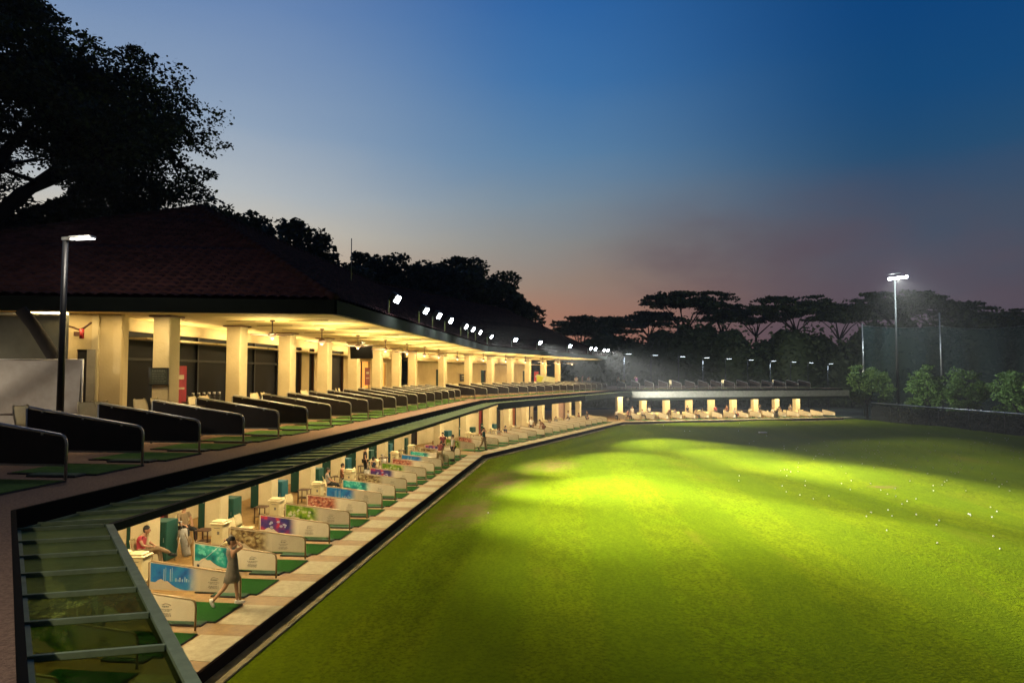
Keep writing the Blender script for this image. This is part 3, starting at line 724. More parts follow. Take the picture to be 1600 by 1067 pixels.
def locker(m, m2):
    t = thing('steel_cabinet', 'x', 'cabinet', group='teal cabinets behind the lower bays')
    gg = MB(); gg.box((0, 0, .62), (.6, .62, 1.2), bev=.012); gg.build('body', m, t)
    gg = MB(); gg.box((0, -.316, .62), (.54, .012, 1.12)); gg.build('door', m, t)
    gg = MB(); gg.box((.22, -.33, .66), (.02, .02, .14)); gg.build('handle', steel, t)
    gg = MB(); gg.box((-.12, -.3235, 1.04), (.13, .004, .13)); gg.build('sticker', white, t)
    gg = MB(); gg.box((0, 0, .015), (.56, .58, .03)); gg.build('plinth', black, t); return t
lk0, lk1 = locker(teal, teal), locker(teal2, teal2)
def table():
    t = thing('side_table', 'x', 'table')
    gg = MB(); gg.box((0, 0, .62), (.5, .5, .03), bev=.008); gg.build('tabletop', wood, t)
    gg = MB(); gg.box((0, 0, .25), (.42, .42, .02)); gg.build('shelf', wood, t)
    for x in (-.21, .21):
        for y in (-.21, .21): gg = MB(); gg.box((x, y, .303), (.035, .035, .606)); gg.build('leg', wood, t)
    return t
tb0 = table()
def pedtable():
    t = thing('pedestal_table', 'x', 'table', group='pedestal tables on the upper deck')
    gg = MB(); gg.box((0, 0, .9), (.75, .75, .03), bev=.008); gg.build('tabletop', wood, t)
    gg = MB(); gg.tube([(0, 0, .02), (0, 0, .885)], .035, 8); gg.build('leg', wood, t)
    gg = MB(); gg.box((0, 0, .015), (.42, .42, .03)); gg.build('base', wood, t); return t
pt0 = pedtable()
k = 0; kc = 0
for sg, ss in (('A', [.85 + 4.08 * j for j in range(10)]), ('B', [1.6 + 4.3 * j for j in range(8)]), ('C', [1.2 + 4.0 * j for j in range(7)])):
    for j, s in enumerate(ss):
        r = yaw(sg); k += 1; nk = nth(k)
        put(mc0, P(sg, s, -4.35), r + rnd.uniform(-.06, .06), f'{nk} cream ball dispenser behind the lower bays, from the near end')
        if sg == 'A' and j == 2: put(lk0, P(sg, s + 3.25, -5.8), r, f'{nk} teal steel cabinet nearer the range, from the near end'); put(lk0, P(sg, s + 3.6, -6.8), r, f'{nk} teal steel cabinet nearer the rear wall, from the near end'); continue
        kc += 1; put(ch0, P(sg, s + 1.0, -4.3), r - 1.57 + rnd.uniform(-.3, .3), f'{nth(kc)} cream plastic chair behind the lower boards, from the near end', 'cream chairs on the lower floor')
        kc += 1; put(ch0, P(sg, s + 1.75, -4.4), r - 1.57 + rnd.uniform(-.3, .3), f'{nth(kc)} cream plastic chair behind the lower boards, from the near end', 'cream chairs on the lower floor')
        if sg != 'C' or j % 2:
            put(tb0, P(sg, s + .55, -5.2), r, f'{nk} small brown wooden table behind the lower bays, from the near end', 'brown tables on the lower floor')
        if sg == 'A' or (sg == 'B' and j < 3):
            put(lk0 if j % 2 else lk1, P(sg, s + 3.25, -5.8), r, f'{nk} teal steel cabinet nearer the range, from the near end')
            put(lk0, P(sg, s + 3.6, -6.8), r, f'{nk} teal steel cabinet nearer the rear wall, from the near end')
k = 0; kt = 0
for sg, ss in (('A', [2.9, 3.6, 5.3, 7.1, 7.6, 9.2, 9.9, 11.7, 12.4, 15.8, 16.6, 19.9, 23.9, 24.6, 28.0, 31.2, 32.0, 36.2, 40]), ('B', [3, 4, 8.4, 9.2, 12, 16.6, 17.4, 21, 25.6]), ('C', [2, 9, 17, 25])):
    for s in ss:
        k += 1; put(ch0, P(sg, s, -4.15 + rnd.uniform(-.2, .1), DZ), yaw(sg) - 1.57 + rnd.uniform(-.35, .35), f'{nth(k)} cream plastic chair behind the upper boards, from the near end', 'cream chairs on the upper deck').scale = (1.15, 1.1, 1.26)
for sg, s in (('A', 6.2), ('A', 10.6), ('A', 13.3), ('A', 18.2), ('A', 21.6), ('A', 26), ('A', 30), ('B', 6), ('B', 14)):
    kt += 1; put(pt0, P(sg, s, -5.35 if s != 10.6 else -3.9, DZ), yaw(sg), f'{nth(kt)} square brown pedestal table on the upper deck, from the near end')

# ---------------------------------------------------------------- signs, television, canvas, lamp posts
q = P('A', upA[0], CN, 5.76); u = SEG['A'][1]
t = thing('notice_board', 'dark framed notice board with faded white lines on the nearest upper column', 'notice board', q - Vector((u.x, u.y, 0)) * .30, yaw('A'))
gg = MB(); gg.box((-.02, 0, .03), (.56, .03, .46)); gg.build('board', mat('slate_sign', (.035, .045, .04), .5), t)
gg = MB(); rr = random.Random(3)
for j in range(8):
    x = -.22
    while x < .16: w = rr.uniform(.02, .09); gg.box((x + w / 2, -.017, .2 - j * .05), (w, .004, .014 if j else .03)); x += w + .02
gg.build('lettering', mat('sign_ink', (.16, .18, .17), .6), t)
gg = MB()
for x in (-.305, .265): gg.box((x, -.004, .03), (.025, .045, .5))
for z in (-.21, .27): gg.box((-.02, -.004, z), (.57, .043, .025))
gg.build('frame', black, t)
q = P('A', 25.2, -3.75, 0)
t = thing('television', 'dark flat television hung from the soffit among the ceiling fans', 'television', (q.x, q.y, 6.66), yaw('A') - .12)
gg = MB(); gg.box((0, 0, .34), (1.24, .07, .68), bev=.02, M=Matrix.Rotation(R(8), 4, 'X')); gg.build('housing', black, t)
gg = MB(); gg.box((0, -.045, .34), (1.16, .012, .6), M=Matrix.Rotation(R(8), 4, 'X')); gg.build('screen', dglass, t)
gg = MB(); gg.tube([(0, .04, .5), (0, .04, .91)], .025, 6); gg.tube([(-.2, .04, .8), (.2, .04, .8)], .02, 6); gg.build('bracket', black, t)

def cloth(mb, ax, ay, bx, by, z0, z1, amp, nx=60, nz=24, diag=1.0):
    vs = []
    dx, dy = bx - ax, by - ay; L = math.hypot(dx, dy); nxn, nyn = dy / L, -dx / L
    for j in range(nz + 1):
        for i in range(nx + 1):
            f, g_ = i / nx, j / nz
            w = amp * (math.sin((f * 2.2 - g_ * diag) * 9 + math.sin(f * 5) * .8) + .4 * math.sin((f - g_ * .6) * 27)) * (1 - .5 * g_)
            vs.append((ax + dx * f + nxn * w, ay + dy * f + nyn * w, z0 + (z1 - z0) * g_ + .02 * math.sin(f * 14) * g_))
    mb.add(vs, [(j * (nx + 1) + i, j * (nx + 1) + i + 1, (j + 1) * (nx + 1) + i + 1, (j + 1) * (nx + 1) + i) for j in range(nz) for i in range(nx)], 0, True)
canvas = mat('canvas_sheet', (.42, .38, .33), .85, 2.5, col2=(.33, .29, .24))
canvas2 = mat('screen_fabric', (.13, .125, .09), .9, 1.5, col2=(.09, .085, .06))
t = thing('canvas_screen', 'creased pale canvas sheet stretched left of the lamp post', 'canvas screen', (0, 0, 0))
gg = MB(); cloth(gg, -17, 16.9, -11.25, 17.82, DZ + .02, 6.22, .07); gg.build('sheet', canvas, t)
gg = MB(); gg.tube([(-17, 16.95, 6.23), (-11.25, 17.87, 6.23)], .02, 6); gg.tube([(-11.23, 17.87, DZ), (-11.23, 17.87, 6.25)], .025, 6); gg.build('rail', white, t)
t = thing('fabric_blind', 'dull olive fabric blind hanging above the pale canvas sheet', 'blind', (0, 0, 0))
gg = MB(); cloth(gg, -18, 17.8, -12.2, 18.75, 5.6, 7.46, .012, diag=.2); gg.build('fabric', canvas2, t)
gg = MB(); gg.tube([(-18, 17.75, 7.5), (-12.2, 18.7, 7.5)], .045, 8); gg.build('roller', white, t)
t = thing('leaning_tree', 'dark rough trunk leaning behind the canvas sheet', 'tree trunk', (-12.25, 17.98, DZ))
gg = MB(); gg.tube([(.62, .4, 0), (.45, .3, 1.2), (.1, .1, 2.3), (-.36, -.02, 3.1), (-.6, -.2, 3.52)], [.24, .2, .17, .155, .15], 10); gg.build('trunk', bark, t)
t = thing('gear_hook', 'small cluttered bracket with a red canister high on the end wall', 'bracket', (-12.15, 19.15, 7.0))
gg = MB(); gg.tube([(-.3, 0, .2), (0, 0, .1), (.15, -.05, .15), (.35, -.05, .3)], .03, 6); gg.box((0, -.05, -.02), (.2, .12, .12)); gg.build('bracket', wood, t)
gg = MB(); gg.tube([(.1, -.06, -.15), (.1, -.06, .12)], .06, 8); gg.build('canister', redm, t)

q = P('A', 5.85, -4.3, DZ)
def lamp_post(q, hgt, r, arm, label, group=None, m=black, em=ledm):
    t = thing('street_lamp', label, 'street lamp', q, 0, group)
    gg = MB(); gg.tube([(0, 0, 0), (0, 0, hgt * .5), (0, 0, hgt)], [r, r * .85, r * .7], 8); gg.box((0, 0, .02), (r * 4, r * 4, .04)); gg.build('pole', m, t)
    gg = MB(); gg.box((arm * .08, 0, hgt + .01), (arm * .3, r * 1.6, .07)); gg.box((arm * .62, 0, hgt + .035), (arm * .8, arm * .3, .05), bev=.012); gg.build('head', steel, t)
    gg = MB(); gg.box((arm * .64, 0, hgt + .0), (arm * .7, arm * .24, .012)); gg.build('lens', em, t); return t
t = lamp_post((-10.62, 16.1, DZ), 5.02, .085, .72, 'tall dark lamp post with a slim lit head standing at the upper boards')
t.rotation_euler = (0, 0, -.15)
l = bpy.data.lights.new('post_lamp', 'POINT'); l.energy = 170; l.color = (1, .9, .75); l.shadow_soft_size = .15
o = link('post_lamp', l); o.location = (-10.1, 15.7, 9.3)
q = P('N', 8.6, -4.2, DZ)
t = lamp_post(q, 5.02, .085, .72, 'tall dark lamp post on the nearest stretch of deck beside the camera')
l = bpy.data.lights.new('post_lamp', 'SPOT'); l.energy = 950; l.spot_size = R(160); l.spot_blend = 1; l.color = (1, .86, .66); l.shadow_soft_size = .15
o = link('post_lamp', l); o.location = (q.x + .5, q.y, 8.95)
for tgt, e in (((55, 88, 5), 26000), ((61, 80, 5), 34000)): spot('floodlight_beam', FL[-1] + Vector((.8, .3, 0)), tgt, e, 13, 1, (.85, 1, .9))
spot('floodlight_beam', FL[-2] + Vector((.8, .3, 0)), P('C', 14, -2, 4), 24000, 60, 1)
for q in FL: spot('floodlight_spill', q + Vector((SEG['A'][2].x, SEG['A'][2].y, 0)) * .55 , q + Vector((1.2, 0, -4)), 150, 150, 1, (.9, .95, 1))
# far street lamps beyond the curved end
px = [975, 1017, 1060, 1098, 1133, 1168, 1203, 1235, 1262, 1293]
f0 = None
for i, x in enumerate(px):
    dy = 33.5 - (x - 975) / 318 * 15.5; Y = 101 + i * 3.6; X = (x - 800) / 1067 * Y; zb = H + dy * Y / 1067 - 10.4
    lab = f'{nth(i + 1)} small bluish street lamp from the roof end, beyond the curved deck'
    if f0 is None: f0 = lamp_post((X, Y, zb), 10.33, .09, 1.1, lab, 'far street lamps', black, farled); f0.rotation_euler = (0, 0, 0)
    else: dup(f0, (X, Y, zb), .1, lab)
    if i % 3 == 0: spot('street_lamp_beam', (X + .6, Y, zb + 10.2), (X + .6, Y, 0), 500, 130, 1, (.7, .85, 1))

# floodlight mast
MX, MY, MZ = 59.2, 105, 20.6
t = thing('floodlight_mast', 'tall steel mast with a glaring cluster of floodlights beside the net', 'floodlight mast', (MX, MY, -.9))
gg = MB(); gg.tube([(0, 0, 0), (0, 0, 10), (0, 0, MZ + 1.2)], [.24, .19, .12], 10); gg.build('pole', mat('mast_paint', (.03, .033, .03), .6, 3), t)
gg = MB(); gg.tube([(-1.1, -.1, MZ + 1), (1.7, -.1, MZ + 1.35)], .07, 6); gg.tube([(-.9, .1, MZ + 1.7), (1.0, .1, MZ + 1.9)], .06, 6); gg.build('crossarm', steel, t)
for j in range(5):
    fl = link('lamp_head', None, t); fl.location = (-.9 + j * .62, -.25, MZ + 1.0 + j * .08); fl.rotation_euler = (R(-52), 0, R(-20 + j * 8))
    gg = MB(); gg.box((0, 0, 0), (.52, .46, .26), bev=.05); gg.build('housing', black, fl)
    gg = MB(); gg.box((0, 0, -.14), (.46, .4, .03)); gg.build('lens', flood, fl)
for tx, ty, e, sz in ((27, 44, 60000, 24), (18, 28, 80000, 16), (26, 30, 80000, 14)):
    spot('mast_beam', (MX - .6, MY - 1.6, MZ), (tx, ty, 0), e, sz, .9)
l = bpy.data.lights.new('mast_spill', 'POINT'); l.energy = 9000; l.color = (.82, .95, 1); l.shadow_soft_size = .4
o = link('mast_spill', l); o.location = (MX - .5, MY - 3.2, MZ - .3)

# net, its posts, boundary fence
nm = bpy.data.materials.new('net_mesh'); nm.use_nodes = True; t = nm.node_tree; b = t.nodes['Principled BSDF']; out = t.nodes['Material Output']
b.inputs['Base Color'].default_value = (.012, .034, .037, 1); b.inputs['Roughness'].default_value = .9
tr = t.nodes.new('ShaderNodeBsdfTransparent'); ms = t.nodes.new('ShaderNodeMixShader'); co = t.nodes.new('ShaderNodeTexCoord')
v = t.nodes.new('ShaderNodeTexNoise'); v.inputs['Scale'].default_value = .4; t.links.new(co.outputs['Object'], v.inputs[0])
r = t.nodes.new('ShaderNodeMapRange'); r.inputs[3].default_value = .3; r.inputs[4].default_value = .62; t.links.new(v.outputs[0], r.inputs[0])
t.links.new(r.outputs[0], ms.inputs[0]); t.links.new(tr.outputs[0], ms.inputs[1]); t.links.new(b.outputs[0], ms.inputs[2]); t.links.new(ms.outputs[0], out.inputs[0])
t = thing('safety_net', 'tall dark teal netting hung between poles behind the lit bushes', 'net', (0, 0, 0))
gg = MB(); vs = []
NX = [57.6, 71, 84, 97, 110]; nY = [112, 113, 111, 108, 104]
for i in range(81):
    f = i / 80 * 4; k = min(3, int(f)); g_ = f - k; x = NX[k] + (NX[k + 1] - NX[k]) * g_; y = nY[k] + (nY[k + 1] - nY[k]) * g_
    top = 13.9 - .55 * math.sin(math.pi * g_) * (1 if k else .6)
    for j in range(11): vs.append((x, y + .5 * math.sin(math.pi * j / 10) * math.sin(i * .7), -.9 + (top + .9) * j / 10))
gg.add(vs, [(i * 11 + j, i * 11 + 11 + j, i * 11 + 12 + j, i * 11 + 1 + j) for i in range(80) for j in range(10)], 0, True); gg.build('netting', nm, t)
for x, y, h in zip(NX, nY, (14.3, 16.2, 14.3, 14.3, 14.3)):
    gg = MB(); gg.tube([(x, y, -.9), (x, y, h)], [.16, .11], 8)
    gg.build('post', steel, t)
gg = MB()
for i in range(4): gg.tube([(NX[i] + (NX[i + 1] - NX[i]) * f, nY[i] + (nY[i + 1] - nY[i]) * f - .05, 13.92 - .55 * math.sin(math.pi * f) * (1 if i else .6)) for f in np.linspace(0, 1, 12)], .03, 4)
gg.build('rope', steel, t)
nm2 = nm.copy(); nm2.name = 'fence_mesh'; nm2.node_tree.nodes['Map Range'].inputs[3].default_value = .78; nm2.node_tree.nodes['Map Range'].inputs[4].default_value = .92; nm2.node_tree.nodes['Principled BSDF'].inputs['Base Color'].default_value = (.002, .004, .003, 1)
t = thing('boundary_fence', 'low dark fence with a pale top rail along the right edge of the grass', 'fence', (0, 0, 0))
fp = [(50.6, 96.5), (51.3, 88), (52, 78), (52.9, 68), (54, 58), (55, 46), (56, 30)]
gg = MB(); gg.tube([(x, y, 1.95 - i * .05) for i, (x, y) in enumerate(fp)], .075, 8); gg.build('top_rail', steel, t)
for (x0, y0), (x1, y1) in zip(fp[:-1], fp[1:]):
    for f in (0, .5):
        gg = MB(); gg.tube([(x0 + (x1 - x0) * f, y0 + (y1 - y0) * f, -.9), (x0 + (x1 - x0) * f, y0 + (y1 - y0) * f, 1.85)], .05, 6); gg.build('post', black, t)
gg = MB(); vs = []
for x, y in fp: vs += [(x, y, -.9), (x, y, 1.6)]
gg.add(vs, [(2 * i, 2 * i + 2, 2 * i + 3, 2 * i + 1) for i in range(len(fp) - 1)]); gg.build('mesh_panel', nm2, t)

# ---------------------------------------------------------------- trees
def leaves(name, pts, size, m, parent=None, seed=1, flat=.5):
    g_ = np.random.default_rng(seed); n = len(pts)
    a = g_.normal(size=(n, 3)); a[:, 2] *= flat; a /= np.linalg.norm(a, axis=1)[:, None] + 1e-9
    b = g_.normal(size=(n, 3)); b -= (b * a).sum(1)[:, None] * a; b /= np.linalg.norm(b, axis=1)[:, None] + 1e-9
    s = size * g_.uniform(.55, 1.25, size=(n, 1)); w = s * g_.uniform(.45, .8, size=(n, 1))
    v = np.empty((n, 4, 3)); v[:, 0] = pts - a * s; v[:, 1] = pts - b * w; v[:, 2] = pts + a * s; v[:, 3] = pts + b * w
    me = bpy.data.meshes.new(name); me.vertices.add(n * 4); me.vertices.foreach_set('co', v.reshape(-1))
    me.loops.add(n * 4); me.loops.foreach_set('vertex_index', np.arange(n * 4, dtype=np.int32)); me.polygons.add(n)
    me.polygons.foreach_set('loop_start', np.arange(0, n * 4, 4, dtype=np.int32)); me.materials.append(m); me.update(calc_edges=True); me.validate()
    return link(name, me, parent)
def tree(label, base, th, cc, cr, ntips, per, clump, leaf, m, seed, tr_r=.5, shell=.6, zlo=-.15, flat=.45, group=None, name='tree', limbs=8, lean=(0, 0), core=0):
    g_ = np.random.default_rng(seed); t = thing(name, label, 'tree', base, 0, group)
    cc = np.array(cc, float); cr = np.array(cr, float); tips = []
    while len(tips) < ntips:
        d_ = g_.normal(size=3); d_ /= np.linalg.norm(d_)
        if d_[2] < zlo: continue
        rho = g_.uniform(shell, 1) if g_.random() > .12 else g_.uniform(.3, shell)
        tips.append(cc + cr * d_ * rho)
    tips = np.array(tips); dd = np.linalg.norm(tips[:, None] - tips[None], axis=2); dd.sort(axis=1); tips = tips[dd[:, 3] < clump * 1.35] if ntips > 150 else tips
    fork = np.array((lean[0], lean[1], th)); gg = MB()
    gg.tube([(0, 0, -.3), (lean[0] * .4, lean[1] * .4, th * .5), tuple(fork)], [tr_r * 1.3, tr_r, tr_r * .85], 9)
    ends = [tips[0]]
    for _ in range(limbs - 1):
        dd = np.min([np.linalg.norm(tips - e, axis=1) for e in ends], axis=0); ends.append(tips[np.argmax(dd)])
    samp = []
    for e in ends:
        p1 = fork + (e - fork) * .4 + np.array((0, 0, .12 * np.linalg.norm(e - fork))); p1 += g_.normal(size=3) * .04 * np.linalg.norm(e - fork)
        p2 = fork + (e - fork) * .72 + np.array((0, 0, .1 * np.linalg.norm(e - fork)))
        gg.tube([tuple(fork), tuple(p1), tuple(p2), tuple(e)], [tr_r * .62, tr_r * .4, tr_r * .22, .04], 6)
        for f in np.linspace(.35, 1, 8):
            samp.append(p1 + (p2 - p1) * ((f - .35) / .4) if f < .75 else p2 + (e - p2) * ((f - .75) / .25))
    samp = np.array(samp)
    for p in tips:
        c = samp[np.argmin(np.linalg.norm(samp - p, axis=1) + .6 * np.maximum(0, samp[:, 2] - p[2]))]
        mdl = (c + p) / 2 + g_.normal(size=3) * .15
        gg.tube([tuple(c), tuple(mdl), tuple(p)], [tr_r * .14 + .02, tr_r * .09 + .02, .02], 4, caps=False)
    gg.build('trunk', bark, t)
    pts = []
    for p in tips:
        k = int(per * g_.uniform(.6, 1.4)); r_ = clump * g_.uniform(.65, 1.3)
        a = g_.normal(size=(k, 3)); a /= np.linalg.norm(a, axis=1)[:, None]; a *= (g_.random(k) ** .45)[:, None]
        pts.append(p + a * np.array((r_, r_, r_ * flat)))
        for _ in range(3):      # ragged sprigs around the clump
            nv = g_.normal(size=3); nv /= max(1.0, np.linalg.norm(nv)); q_ = p + nv * np.array((r_, r_, r_ * flat)) * 1.05; pts.append(q_ + g_.normal(size=(k // 9, 3)) * np.array((1, 1, .5)) * r_ * .15)
    leaves('crown', np.concatenate(pts), leaf, m, t, seed)
    return t
# the big rain tree on the left, off the corner of the roof
tree('huge spreading dark rain tree rising over the left of the roof', (-36.9, 43, -.9), 12.5, (0, 0, 19.4), (17.2, 12, 12), 360, 480, 2.3, .14, leafD, 11, 1.0, .66, -.16, .26, limbs=14, name='rain_tree')
tree('low dense dark tree behind the left end of the roof', (-30, 50, -.9), 6, (0, 0, 13.2), (15, 7, 7.2), 130, 300, 2.0, .28, leafD, 12, .5, .4, -.6, .6, name='tree')
tree('dark tree just behind the roof slope left of the domed tree', (-24.5, 68, -.9), 8, (0, 0, 15.0), (9.5, 6, 7.6), 110, 260, 1.8, .28, leafD, 13, .5, .5, -.3, .6, name='tree')
tree('second small dark tree behind the roof slope', (-33, 72, -.9), 8, (0, 0, 17.2), (9, 6, 7.4), 90, 260, 1.8, .28, leafD, 14, .5, .5, -.3, .6, name='tree')
tree('broad domed dark rain tree behind the roof floodlights', (-10.2, 92, -.9), 7, (0, 0, 9.8), (15.4, 9, 14.2), 300, 320, 1.9, .3, leafD, 15, .9, .62, -.05, .5, limbs=12, name='rain_tree')
tree('smaller dark tree left of the domed rain tree', (-17.8, 90, -.9), 7, (0, 0, 12.5), (8.2, 5, 11.2), 150, 260, 1.7, .3, leafD, 16, .5, .55, -.2, .55, name='tree')
um = [(905, 492, 60), (958, 488, 84), (1015, 474, 70), (1072, 452, 120), (1130, 468, 70), (1182, 466, 100), (1245, 459, 104), (1312, 468, 90), (1362, 462, 90), (1408, 452, 120), (1462, 458, 116), (1528, 464, 110), (1585, 488, 90), (1640, 492, 90)]
wd = 'first second third fourth fifth sixth seventh eighth ninth tenth eleventh twelfth thirteenth fourteenth'.split()
for i, (x, y, w) in enumerate(um):
    Y = 150 + 9 * (i % 3); X = (x - 800) / 1067 * Y; zt = H + (586 - y) / 1067 * Y + .9; hw = w / 2 / 1067 * Y
    tree(f'{wd[i]} flat topped dark tree from the left on the far skyline', (X, Y, -.9), zt - 8.5 - (i % 2), (0, 0, zt - 3.4 - .8 * (i % 3)), (hw * 1.3, hw * .8, 3.4), 54, 100, 2.2, .36, leafD, 40 + i, .32, .5, -.3, .15, 'trees on the far skyline', 'umbrella_tree', 6)
# far wood as one mass below the skyline trees
g_ = np.random.default_rng(5); pts = []
gg = MB()
for i in range(150):
    a = i / 149; x = -30 + a * 190 + g_.uniform(-2, 2); y = 144 + g_.uniform(0, 12) - 8 * abs(a - .55); top = 13.3 + 1.8 * math.sin(i * .37) + 2 * math.sin(i * .13 + 1) + g_.uniform(-1.2, 1.2)
    if x > 60: top += 2.5
    r_ = g_.uniform(3, 4.6); gg.ell((x, y + 2, top * .42), (r_ * 1.2, 3, top * .55), 9, 7, jit=.15)
    k = 330; d_ = g_.normal(size=(k, 3)); d_ /= np.linalg.norm(d_, axis=1)[:, None]; d_[:, 1] = -abs(d_[:, 1]); d_ *= g_.uniform(.75, 1.1, size=(k, 1))
    pts.append(np.array((x, y, top * .45)) + d_ * np.array((r_ * 1.3, 3.2, top * .62)))
w_ = leaves('far_wood', np.concatenate(pts), .5, leafD, None, 9); tag(w_, kind='stuff', label='dark wood closing the far side of the range')
o = gg.build('wood_mass', leafD, w_)
# lit bushes by the net
for x, y, z, rx, rz, lab, sd, m in ((53.9, 104, 4.6, 3.1, 3.8, 'dim green bushy tree just right of the deck end', 60, leafL), (54.0, 89, 4.3, 2.0, 3.5, 'lit green bushy tree between the mast and the net pole', 61, leafL), (57.3, 86.5, 4.0, 2.5, 3.4, 'lit leafy tree just right of the net pole', 62, leafL), (59.9, 81, 3.9, 2.8, 3.7, 'brightest yellow green leafy tree at the right edge', 63, leafL)):
    tree(lab, (x, y, -.9), 2.2, (0, 0, z), (rx, rx, rz), 46, 150, .85, .16, m, sd, .16, .55, -.7, .7, 'bushy trees in front of the net', 'small_tree', 6)
pts = []
for i in range(700):
    f = i / 700; y = 99 - f * 62; x = 53.3 + f * 5 + g_.uniform(0, 6); k = 26; r_ = g_.uniform(.5, 1.1); pts.append(np.array((x, y, g_.uniform(-.5, 1.0))) + g_.normal(size=(k, 3)) * r_ * .6)
tag(leaves('undergrowth', np.concatenate(pts), .14, leafD, None, 4), kind='stuff', label='low dark undergrowth behind the boundary fence')

# ---------------------------------------------------------------- golf balls
bm = MB(); bm.ell((0, 0, .03), (.03, .03, .03), 8, 6); bme = bm.mesh('golf_ball', white)
rb = random.Random(21); nb = 0
while nb < 230:
    if nb < 205: x = rb.uniform(14, 50); y = rb.uniform(22, 66); ok = x / y > .38 and rb.random() < (x / y)
    else: x = rb.uniform(-2, 45); y = rb.uniform(14, 90); ok = x > -6.75 + (y - 9) * .111 + 2 and (y < 50 or x > (y - 50) * .456 + 2)
    if not ok or abs(x / y) > .78: continue
    o = link('golf_ball', bme); o.location = (x, y, lawn_z(x, y)); tag(o, 'small white golf ball lying on the grass', 'golf ball', 'golf balls scattered on the grass'); nb += 1
t = thing('target_marker', 'small pale target board lying far out on the grass', 'target', (26.3, 72, lawn_z(26.3, 72)))
gg = MB(); gg.box((0, 0, .1), (.8, .5, .12), bev=.03); gg.build('board', white, t)

# ---------------------------------------------------------------- people
def skinned(name, J, edges, rad, m, sub=1, extra=None):
    names = list(J); me = bpy.data.meshes.new(name); me.from_pydata([J[n] for n in names], [(names.index(a), names.index(b)) for a, b in edges], [])
    o = bpy.data.objects.new('tmp', me); C.objects.link(o); md = o.modifiers.new('s', 'SKIN'); md.use_smooth_shade = True; md.use_x_symmetry = False
    if not me.skin_vertices: raise RuntimeError('skin')
    for i, n in enumerate(names):
        r_ = rad[n]; r_ = r_ if isinstance(r_, tuple) else (r_, r_); me.skin_vertices[0].data[i].radius = r_
        me.skin_vertices[0].data[i].use_root = (i == 0)
    s_ = o.modifiers.new('u', 'SUBSURF'); s_.levels = sub; s_.render_levels = sub
    dg = bpy.context.evaluated_depsgraph_get(); ev = o.evaluated_get(dg); res = bpy.data.meshes.new_from_object(ev)
    bpy.data.objects.remove(o); mb = MB(); mb.add([v.co[:] for v in res.vertices], [tuple(p.vertices) for p in res.polygons], 0, True); bpy.data.meshes.remove(res); return mb
BASE = dict(pel=(0, 0, .95), sp=(0, .01, 1.13), ch=(0, 0, 1.32), nk=(0, 0, 1.47), hd=(0, .015, 1.55),
            sL=(-.17, 0, 1.40), eL=(-.22, -.03, 1.12), wL=(-.23, .07, .88), sR=(.17, 0, 1.40), eR=(.22, -.03, 1.12), wR=(.23, .07, .88),
            hL=(-.09, 0, .91), kL=(-.11, .03, .50), aL=(-.12, -.02, .09), hR=(.09, 0, .91), kR=(.11, .03, .50), aR=(.12, -.02, .09))
RAD = dict(pel=(.15, .11), sp=(.125, .095), ch=(.15, .105), nk=.055, hd=.055, sL=.06, eL=.042, wL=.028, sR=.06, eR=.042, wR=.028, hL=.095, kL=.058, aL=.038, hR=.095, kR=.058, aR=.038)
BED = [('pel', 'sp'), ('sp', 'ch'), ('ch', 'nk'), ('nk', 'hd'), ('ch', 'sL'), ('sL', 'eL'), ('eL', 'wL'), ('ch', 'sR'), ('sR', 'eR'), ('eR', 'wR'), ('pel', 'hL'), ('hL', 'kL'), ('kL', 'aL'), ('pel', 'hR'), ('hR', 'kR'), ('kR', 'aR')]
def frame_(d_, up=(0, 0, 1)):
    d_ = Vector(d_).normalized(); s = d_.cross(Vector(up)); s = s.normalized() if s.length > 1e-3 else Vector((1, 0, 0)); return d_, s, s.cross(d_)
POSES = {}
